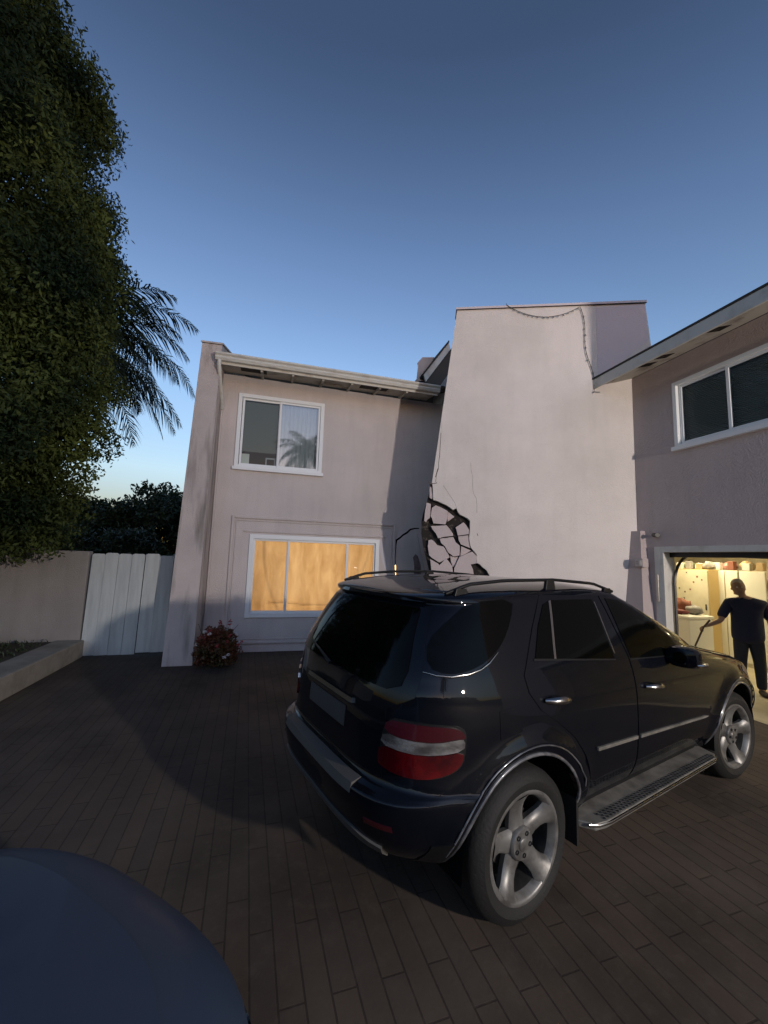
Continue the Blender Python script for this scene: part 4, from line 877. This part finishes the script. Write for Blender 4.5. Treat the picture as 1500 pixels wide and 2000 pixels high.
# rear quarter glass
for qg in pboth('quarter_glass', rounded([(-.50,1.315),(-.575,1.345),(-.535,1.47),(-.42,1.57),(-.27,1.67),(.10,1.685),(.02,1.56),(-.10,1.44),(-.24,1.365),(-.38,1.325)], 1), TINT, eps=.004, th=.006, cell=.05): pass
for sg in (-1, 1):
    MB().tube([(lambda p: Vector((p.x, sg*(-p.y+.006), p.z)))(sd(x, z)) for x, z in ((-.60,1.325),(-.55,1.312),(-.48,1.306),(-.38,1.314),(-.30,1.330),(-.23,1.358),(-.15,1.405))], [.002,.004,.006,.006,.005,.004,.002], 6).build('glass_trim', CHROME, suv, smooth=60)
pboth('fuel_flap', [(-.22,.98),(-.22,1.12),(-.08,1.13),(-.06,1.0)], PAINT, eps=.002, th=.004, cell=.05)
# tailgate with glass
re_ = S1.rear
tg = patch(re_, [(-.62,.80),(.62,.80),(.66,.86),(.60,1.12),(.74,1.20),(.735,1.30),(.62,1.63),(-.62,1.63),(-.735,1.30),(-.74,1.20),(-.60,1.12),(-.66,.86)], .004, .01, .06).build('tailgate', PAINT, suv, smooth=35)
patch(re_, [(-.66,1.245),(-.58,1.215),(.58,1.215),(.66,1.245),(.665,1.32),(.56,1.62),(-.56,1.62),(-.665,1.32)], .009, .006, .06).build('rear_glass', TINT, tg, smooth=35)
patch(re_, [(-.26,.93),(.26,.93),(.26,1.04),(-.26,1.04)], .010, .006, .08).build('number_plate', mat('plain_plate', (.045,.045,.048), .6), tg, smooth=35)
patch(re_, [(-.33,1.075),(.33,1.075),(.32,1.10),(-.32,1.10)], .018, .014, .06).build('tailgate_grip', CHROME, tg, smooth=35)
mb = MB(); w0 = re_(.02,1.22)+Vector((-.03,0,0)); w1 = re_(.42,1.29)+Vector((-.028,0,0)); mb.tube([w0, w0.lerp(w1,.5)+Vector((-.008,0,.01)), w1], [.012,.008,.006], 6); mb.build('rear_wiper', TRIM, tg)
mb = MB(); n = 12; L1 = [re_(y, 1.655)+Vector((-.018-.03*(1-(y/.66)**2),0,.008)) for y in np.linspace(-.66,.66,n+1)]; L2 = [re_(y,1.70)+Vector((.10,0,.020)) for y in np.linspace(-.66,.66,n+1)]
V = []; 
for a_, b_ in zip(L1, L2): V += [a_, a_+Vector((.01,0,.022)), b_+Vector((0,0,.008)), b_+Vector((0,0,-.04)), a_+Vector((.05,0,-.01))]
F = [(i*5+k, i*5+(k+1) % 5, (i+1)*5+(k+1) % 5, (i+1)*5+k) for i in range(n) for k in range(5)] + [(0,1,2,3,4), tuple(n*5+k for k in (4,3,2,1,0))]
MB().add(V, F).build('roof_spoiler', PAINT, suv, smooth=40)
# tail lamps (by distance round the corner from the middle of the tail)
ar = S1.arc
for mir in (False, True):
    lo_ = [(.90,.945),(.75,.942),(.60,.957),(.585,.87),(.64,.845),(.78,.83),(.90,.84),(.99,.87),(1.03,.91),(1.035,.96)]
    mid = [(.60,.960),(.75,.945),(.90,.948),(1.035,.965),(1.04,1.015),(1.0,1.02),(.90,1.005),(.75,1.005),(.62,1.02)]
    hi_ = [(.62,1.023),(.75,1.008),(.90,1.008),(1.0,1.023),(1.04,1.018),(1.035,1.045),(.99,1.072),(.90,1.08),(.75,1.085),(.63,1.08)]
    al = lambda u, z: ar(u, z)
    tl_ = patch(al, rounded([(.585,.862),(.64,.846),(.78,.832),(.90,.832),(1.0,.862),(1.045,.905),(1.055,1.05),(1.0,1.08),(.90,1.09),(.75,1.095),(.615,1.09)]), .006, .012, .04, mir).build('tail_lamp', TRIM, suv, smooth=35)
    for nm, pl, mt in (('lower_lens', lo_, REDL), ('clear_band', mid, CLEARL), ('upper_lens', hi_, REDD)): patch(al, rounded(pl, 1), .016, .014, .04, mir).build(nm, mt, tl_, smooth=35)
# bumper step pad, skid plate, reflectors
bm_ = lambda y, t: (lambda p: p)(re_(y, .74+.0*t) + Vector((.0,0,0)))
mb = MB(); n = 20; ys_ = np.linspace(-.50,.50,n+1); V = []
for y in ys_:
    a_ = re_(y,.700)+Vector((-.004,0,0)); b_ = re_(y,.762)+Vector((-.004,0,0)); V += [a_, Vector((a_.x+.012,y,.747)), Vector((b_.x-.002,y,.762)), Vector((b_.x,y,.70))]
F = [(i*4+k, i*4+(k+1) % 4, (i+1)*4+(k+1) % 4, (i+1)*4+k) for i in range(n) for k in range(4)]+[(0,1,2,3), tuple(n*4+k for k in (3,2,1,0))]
MB().add(V, F).build('bumper_step', SKID, suv, smooth=30)
patch(re_, [(-.60,.41),(.60,.41),(.66,.50),(.50,.535),(-.50,.535),(-.66,.50)], .012, .012, .06).build('skid_plate', SKID, suv, smooth=35)
for mir in (False, True): patch(lambda u, z: ar(u, z), [(.60,.60),(.60,.625),(.76,.625),(.76,.60)], .004, .006, .05, mir).build('reflector', REDD, suv, smooth=35)
pboth('bumper_valance', [(-.62,.40),(-.50,.41),(-.47,.56),(-.60,.54)], TRIM, eps=.006, th=.008, cell=.05)
# front: windscreen, headlamps, grille, plate, bonnet lines
frn = S1.front
patch(frn, [(-.70,1.24),(.70,1.24),(.64,1.45),(.56,1.63),(-.56,1.63),(-.64,1.45)], .005, .008, .06).build('windscreen', TINT, suv, smooth=35)
for mir in (False, True):
    hl = patch(lambda u, z: ar(u, z, True), [(.50,.80),(.60,.77),(.95,.80),(1.16,.86),(1.24,.95),(1.14,.985),(.90,.97),(.62,.93),(.50,.88)], .006, .012, .04, mir).build('headlight', CLEARL, suv, smooth=35)
    patch(lambda u, z: ar(u, z, True), [(.56,.82),(.70,.82),(.72,.89),(.58,.89)], .012, .008, .04, mir).build('lamp_lens', CHROME, hl, smooth=35)
patch(frn, [(-.40,.74),(.40,.74),(.44,.90),(.36,.96),(-.36,.96),(-.44,.90)], .010, .014, .06).build('grille', STEP, suv, smooth=35)
patch(frn, [(-.45,.44),(.45,.44),(.55,.62),(-.55,.62)], .006, .01, .06).build('air_intake', TRIM, suv, smooth=35)
# bonnet as a panel following the loft between z .97 and 1.2
patch(frn, [(-.74,.985),(.74,.985),(.77,1.10),(.75,1.19),(-.75,1.19),(-.77,1.10)], .004, .008, .05).build('bonnet', PAINT, suv, smooth=35)
# roof rails, mirror, running boards, roof fin
for sy in (-1, 1):
    zr = lambda x: float(np.interp(x, [-.38,-.2,.1,.6,1.1,1.38], [1.715,1.768,1.79,1.795,1.765,1.70]))
    rp = [Vector((x, sy*(.665-.02*abs(x-.5)), zr(x))) for x in np.linspace(-.38,1.38,28)]
    rr_ = MB().tube(rp, .011, 8).build('roof_rail', TRIM, suv, smooth=60)
    for x in (-.28,.55,1.26): MB().prism([(x-.06,sy*.655,1.69),(x+.06,sy*.655,1.69),(x+.04,sy*.655,zr(x)),(x-.04,sy*.655,zr(x))], (0,sy*.025,0)).build('rail_foot', TRIM, rr_, bevel=.003)
    mb = MB(); c_ = Vector((1.70, sy*1.01, 1.235)); V = []; 
    prof_ = [(-.085,.045,.04),(-.07,.105,.07),(-.02,.12,.08),(.04,.105,.07),(.085,.07,.05),(.10,.02,.02)]
    nn_ = 16
    for dx, hy, hz_ in prof_:
        for k in range(nn_):
            t = 2*math.pi*k/nn_; ct, st = math.cos(t), math.sin(t); V.append((c_.x+dx, c_.y+hy*abs(ct)**.7*(1 if ct > 0 else -1), c_.z+hz_*abs(st)**.7*(1 if st > 0 else -1)))
    F = [(i*nn_+k, i*nn_+(k+1) % nn_, (i+1)*nn_+(k+1) % nn_, (i+1)*nn_+k) for i in range(len(prof_)-1) for k in range(nn_)]+[tuple(range(nn_-1,-1,-1)), tuple((len(prof_)-1)*nn_+k for k in range(nn_))]
    mr = MB().add(V, F).build('side_mirror', PAINT, suv, smooth=50)
    MB().bar((1.72, sy*.86, 1.20), (1.72, sy*.94, 1.215), .07, .035).build('mirror_arm', TRIM, mr, bevel=.006)
    MB().lathe([(-.088,0),(-.088,.045)], (c_.x,c_.y,c_.z), 'X', 20).build('mirror_glass', TINT, mr)
    MB().tube([(1.63,sy*1.115,1.20),(1.66,sy*1.135,1.20),(1.70,sy*1.145,1.20),(1.75,sy*1.135,1.20)], [.006,.012,.012,.006], 6).build('indicator', CHROME, mr)
    bd = MB().prism([(.50,sy*.80,.395),(.47,sy*.90,.385),(.52,sy*.975,.385),(.62,sy*.995,.385),(2.22,sy*.985,.385),(2.30,sy*.95,.385),(2.34,sy*.80,.395)], (0,0,-.04)).build('running_board', STEP, suv, bevel=.006)
    mb = MB()
    for k in range(44):
        for j in (0, 1, 2): mb.lathe([(0,.009),(.004,.007)], (.62+k*.037+(j % 2)*.018, sy*(.975-.022*j), .387), 'Z', 6, cap=True)
    mb.build('grip_stud', BLACKM, bd)
    MB().tube([(.49,sy*.955,.375),(.55,sy*.985,.372),(.65,sy*1.0,.372),(2.2,sy*.99,.372),(2.28,sy*.965,.375)], .009, 6).build('board_edge', CHROME, bd, smooth=60)
    patch(sd, [(.56,.385),(2.26,.385),(2.22,.45),(.58,.45)], .003, .004, .08, sy > 0).build('sill_cover', TRIM, suv, smooth=35)
    MB().box((.455,sy*.60,.24),(.475,sy*.90,.62)).build('mud_flap', RUBBER, suv)
for (x, y, s_, st) in ((0,-.905,-1,0), (2.915,-.905,-1,R(-6)), (0,.905,1,0), (2.915,.905,1,R(-6))):
    we = empty('wheel', (x,y,.385)); we.parent = suv; WM[we] = None; del WM[we]
    we.location = (0,0,0)
    wheel_parts(we, (x,y,.385), s_, rot=R(96) if x == 0 else R(80), steer=st)
MB().box((-.3,-.50,.27),(3.4,.50,.40)).build('underbody', WELL, suv)
suv.location = (1.598, -5.605, 0); suv.rotation_euler = (0, 0, R(16.57))

# dark blue car beside the viewer (lower left)
HB = [(.30,-3.1,.82,.78,7,3.2),(.40,-3.2,.92,.84,7,3.0),(.52,-3.25,.97,.87,7,3.0),(.62,-3.26,.96,.88,6.5,2.9),(.70,-3.25,.90,.88,6,2.8),(.76,-3.24,.80,.875,5.5,2.8),(.82,-3.22,.58,.87,5,2.8),(.87,-3.2,.25,.86,4.5,2.9),(.92,-3.18,-.10,.845,5,3.2),
      (.97,-3.1,-.32,.82,6,3.6),(1.05,-3.0,-.52,.79,6,4),(1.2,-2.85,-.85,.73,6,4),(1.32,-2.7,-1.15,.67,6,4),(1.38,-2.5,-1.35,.6,5,4),(1.42,-2.2,-1.6,.4,4,3)]
S2 = Shell(HB, [(.05,.31,.40),(-2.55,.31,.40)], .02)
BLUE = mat('dark_blue_car_paint', (.028,.042,.072), .6, spec=.2, coat=.05)
bc = empty('blue_car', (0,0,0)); tag(bc, 'dark blue car at the lower left corner, only its bonnet showing', 'car')
V, F = S2.mesh(70); bb = MB().add(V, F).build('body', BLUE, bc, smooth=30)
cut(bb, [arch_cutter(x, .31, .36, -1.2, -.5) for x in (.05,-2.55)] + [arch_cutter(x, .31, .36, .5, 1.2) for x in (.05,-2.55)])
f2 = S2.front
patch(f2, [(-.70,.985),(.70,.985),(.64,1.18),(.56,1.30),(-.56,1.30),(-.64,1.18)], .004, .006, .06).build('windscreen', TINT, bc, smooth=35)
for mir in (False, True):
    patch(lambda u, z: S2.arc(u, z, True), rounded([(.45,.50),(.60,.49),(.85,.52),(.98,.56),(.96,.60),(.80,.61),(.50,.58)]), .004, .01, .04, mir).build('headlight', TINT, bc, smooth=35)
    patch(S2.side, [(-.75,.985),(-1.7,.985),(-1.7,1.28),(-1.25,1.28)], .004, .006, .06, mir).build('side_window', TINT, bc, smooth=35)
patch(f2, [(-.40,.45),(.40,.45),(.44,.60),(-.44,.60)], .006, .01, .06).build('grille', TRIM, bc, smooth=35)
patch(f2, [(-.60,.79),(.60,.79),(.70,.86),(.72,.955),(-.72,.955),(-.70,.86)], .004, .012, .05).build('bonnet', BLUE, bc, smooth=35)
for sy in (-1, 1):
    pts = [f2(sy*y, z)+Vector((0,0,.003)) for y, z in ((.62,.765),(.60,.80),(.57,.85),(.55,.90),(.55,.94))]
    for x in (.05,-2.55):
        we = empty('wheel', (0,0,0)); we.parent = bc; WM.pop(we); wheel_parts(we, (x,sy*.845,.31), sy, r_t=.31, r_r=.21, wd=.2, rot=.3)
BCX, BCY, BCH = -.06, -6.55, 46
h_ = R(BCH); bc.rotation_euler = (0,0,h_); 
# the front of the bonnet (x = .97) sits at (BCX, BCY)
lat = .24
bc.location = (BCX-math.cos(h_)*.97-math.sin(h_)*lat*-1, BCY-math.sin(h_)*.97+math.cos(h_)*lat*-1, 0)

# ------------------------------------------------------------------ person in the garage door
def skin(name, chains, mt, parent, sub=2):
    """chains: list of [(point, radius), ...]; chains that start at a point already used are joined to it"""
    verts = []; rad = []; edges = []; key = {}
    for ch in chains:
        prev = None
        for p, r in ch:
            k = tuple(round(c, 4) for c in p)
            if k not in key: key[k] = len(verts); verts.append(p); rad.append(r)
            i = key[k]
            if prev is not None and prev != i: edges.append((prev, i))
            prev = i
    me = bpy.data.meshes.new(name); me.from_pydata(verts, edges, []); o = bpy.data.objects.new(name, me); COL.objects.link(o)
    m1 = o.modifiers.new('s', 'SKIN'); m2 = o.modifiers.new('u', 'SUBSURF'); m2.levels = sub; m2.render_levels = sub
    for i, r in enumerate(rad):
        d = me.skin_vertices[0].data[i]; d.radius = r if isinstance(r, tuple) else (r, r); d.use_root = (i == 0)
    bpy.context.view_layer.update(); dg = bpy.context.evaluated_depsgraph_get(); nm = bpy.data.meshes.new_from_object(o.evaluated_get(dg)); o.modifiers.clear(); o.data = nm
    nm.materials.clear(); nm.materials.append(mt); nm.polygons.foreach_set('use_smooth', [True]*len(nm.polygons))
    o.parent = parent; return o
pr = empty('person', (0,0,0)); tag(pr, 'person in a dark navy shirt standing in the garage doorway holding a stick', 'person')
SK = mat('skin', (.30,.17,.11), .6); NAVY = mat('navy_shirt', (.012,.014,.035), .9, bump=(.4, 20)); TROU = mat('dark_trousers', (.022,.022,.028), .9, bump=(.4, 15)); HAIR = mat('grey_hair', (.40,.37,.33), .8, bump=(1, 60)); SHOE = mat('dark_shoes', (.02,.018,.016), .6)
# local: x = image right, y = away from viewer, z up
hx = -.10
hand = (-.58,-.20,.985)
ch = [[((0,0,.96),(.15,.11)), ((0,0,1.12),(.15,.11)), ((0,0,1.28),(.17,.11)), ((-.01,0,1.40),(.14,.09)), ((-.04,-.01,1.48),.058), ((-.07,-.03,1.53),.060), ((-.085,-.045,1.60),(.088,.10)), ((-.09,-.04,1.67),(.082,.095)), ((-.09,-.035,1.72),(.05,.06))],
      [((-.01,0,1.40),(.14,.09)), ((-.20,0,1.38),.062), ((-.30,-.04,1.20),.048), ((-.34,-.09,1.09),.042), ((-.44,-.14,1.04),.036), ((-.53,-.18,1.0),.026), (hand,(.036,.022))],
      [((-.01,0,1.40),(.14,.09)), ((.19,0,1.38),.062), ((.26,.02,1.20),.048), ((.29,.02,1.08),.042), ((.29,-.03,.92),.034), ((.28,-.05,.84),.026), ((.28,-.06,.77),(.022,.038))],
      [((0,0,.96),(.15,.11)), ((-.10,0,.86),.095), ((-.11,-.01,.50),.062), ((-.12,.02,.10),.045), ((-.12,-.02,.05),.045), ((-.13,-.14,.035),.036)],
      [((0,0,.96),(.15,.11)), ((.10,0,.86),.095), ((.12,0,.50),.062), ((.13,.03,.10),.045), ((.13,-.01,.05),.045), ((.15,-.13,.035),.036)]]
bodyo = skin('body', ch, SK, pr)
# fingers: four curled round the stick and a thumb, and four relaxed with a thumb on the other hand
def fingers(h, fw, dn, curl, n0):
    h, fw, dn = Vector(h), Vector(fw).normalized(), Vector(dn).normalized(); sd_ = fw.cross(dn).normalized(); L_ = []
    for k, ln in enumerate((.070,.078,.073,.058)):
        b = h+fw*.025+sd_*(-.026+.0175*k); L_.append([(tuple(b),.0095), (tuple(b+fw*ln*.45+dn*ln*.15*curl),.009), (tuple(b+fw*ln*.6+dn*ln*.6*curl),.008), (tuple(b+fw*ln*(.6-.35*curl)+dn*ln*.85*curl-(fw*-.3*ln*(1-curl))),.007)])
    b = h-sd_*.03; L_.append([(tuple(b),.012), (tuple(b+fw*.03-sd_*.012+dn*.012),.0105), (tuple(b+fw*.048+sd_*.004+dn*.034),.009)])
    return L_
def join(a, obs):
    bm = bmesh.new(); bm.from_mesh(a.data)
    for b in obs: bm.from_mesh(b.data); bpy.data.objects.remove(b)
    bm.to_mesh(a.data); bm.free(); a.data.polygons.foreach_set('use_smooth', [True]*len(a.data.polygons))
fo = []
for h, fw, dn, cu in ((hand, (-.8,-.2,-.5), (.35,.1,-.9), 1.0), ((.28,-.06,.77), (0,-.15,-1), (-1,0,0), .35)):
    for L_ in fingers(h, fw, dn, cu, 0): fo.append(skin('f', [L_], SK, pr, 1))
# ears and nose
for pts in ([((-.165,-.03,1.615),.012),((-.172,-.02,1.60),.016),((-.165,-.025,1.575),.009)], [((-.008,-.03,1.615),.012),((-.002,-.02,1.60),.016),((-.008,-.025,1.575),.009)], [((-.092,-.125,1.625),.008),((-.094,-.145,1.595),.013),((-.092,-.128,1.58),.012)]):
    fo.append(skin('f', [pts], SK, pr, 1))
join(bodyo, fo)
skin('shirt', [[((0,0,.74),(.22,.17)), ((0,0,.90),(.225,.18)), ((0,0,1.05),(.22,.18)), ((0,0,1.25),(.215,.165)), ((-.01,0,1.385),(.18,.13)), ((-.035,-.005,1.47),(.075,.07))],
      [((-.01,0,1.385),(.155,.105)), ((-.21,0,1.37),.082), ((-.29,-.035,1.22),.075), ((-.34,-.07,1.12),.070)],
      [((-.01,0,1.385),(.155,.105)), ((.20,0,1.37),.082), ((.265,.02,1.22),.075), ((.29,.02,1.12),.070)]], NAVY, pr)
skin('trousers', [[((0,0,.96),(.10,.09)), ((-.085,0,.86),.12), ((-.11,-.01,.50),.085), ((-.12,.015,.14),.068), ((-.12,.01,.07),.066)], [((0,0,.96),(.10,.09)), ((.085,0,.86),.12), ((.12,0,.50),.085), ((.13,.02,.14),.068), ((.13,.015,.07),.066)]], TROU, pr)
skin('hair', [[((-.09,.01,1.60),(.094,.085)), ((-.09,-.01,1.67),(.098,.10)), ((-.09,-.02,1.725),(.076,.09)), ((-.09,-.03,1.76),(.035,.045))]], HAIR, pr)
for sx in (-1, 1):
    skin('shoe', [[((sx*.125,.05,.045),(.05,.045)), ((sx*.125,-.03,.045),(.05,.045)), ((sx*.14,-.15,.035),(.048,.035)), ((sx*.145,-.19,.03),(.035,.025))]], SHOE, pr, 2)
mb = MB()
for ex_ in (-.122,-.062): mb.ball((ex_,-.122,1.628), .012, 8)
mb.build('eye', mat('eye_white', (.5,.48,.45), .3), pr, smooth=60)
MB().tube([(-.118,-.128,1.555),(-.092,-.136,1.553),(-.066,-.128,1.555)], [.004,.007,.004], 6).build('mouth', mat('lips', (.22,.09,.07), .6), pr, smooth=60)
PX, PY = 7.72, -3.80
pr.location = (PX, PY, 0); pr.rotation_euler = (0,0,R(-44))
st_ = MB().tube([Vector((-.50,-.20,1.09)), Vector((-.59,-.23,.975)), Vector((-.98,-.30,.02))], [.014,.014,.011], 8).build('stick', mat('brown_stick', (.07,.04,.02), .7)); st_.location = (PX,PY,0); st_.rotation_euler = pr.rotation_euler
tag(st_, 'thin brown walking stick held out beside the black car', 'stick')
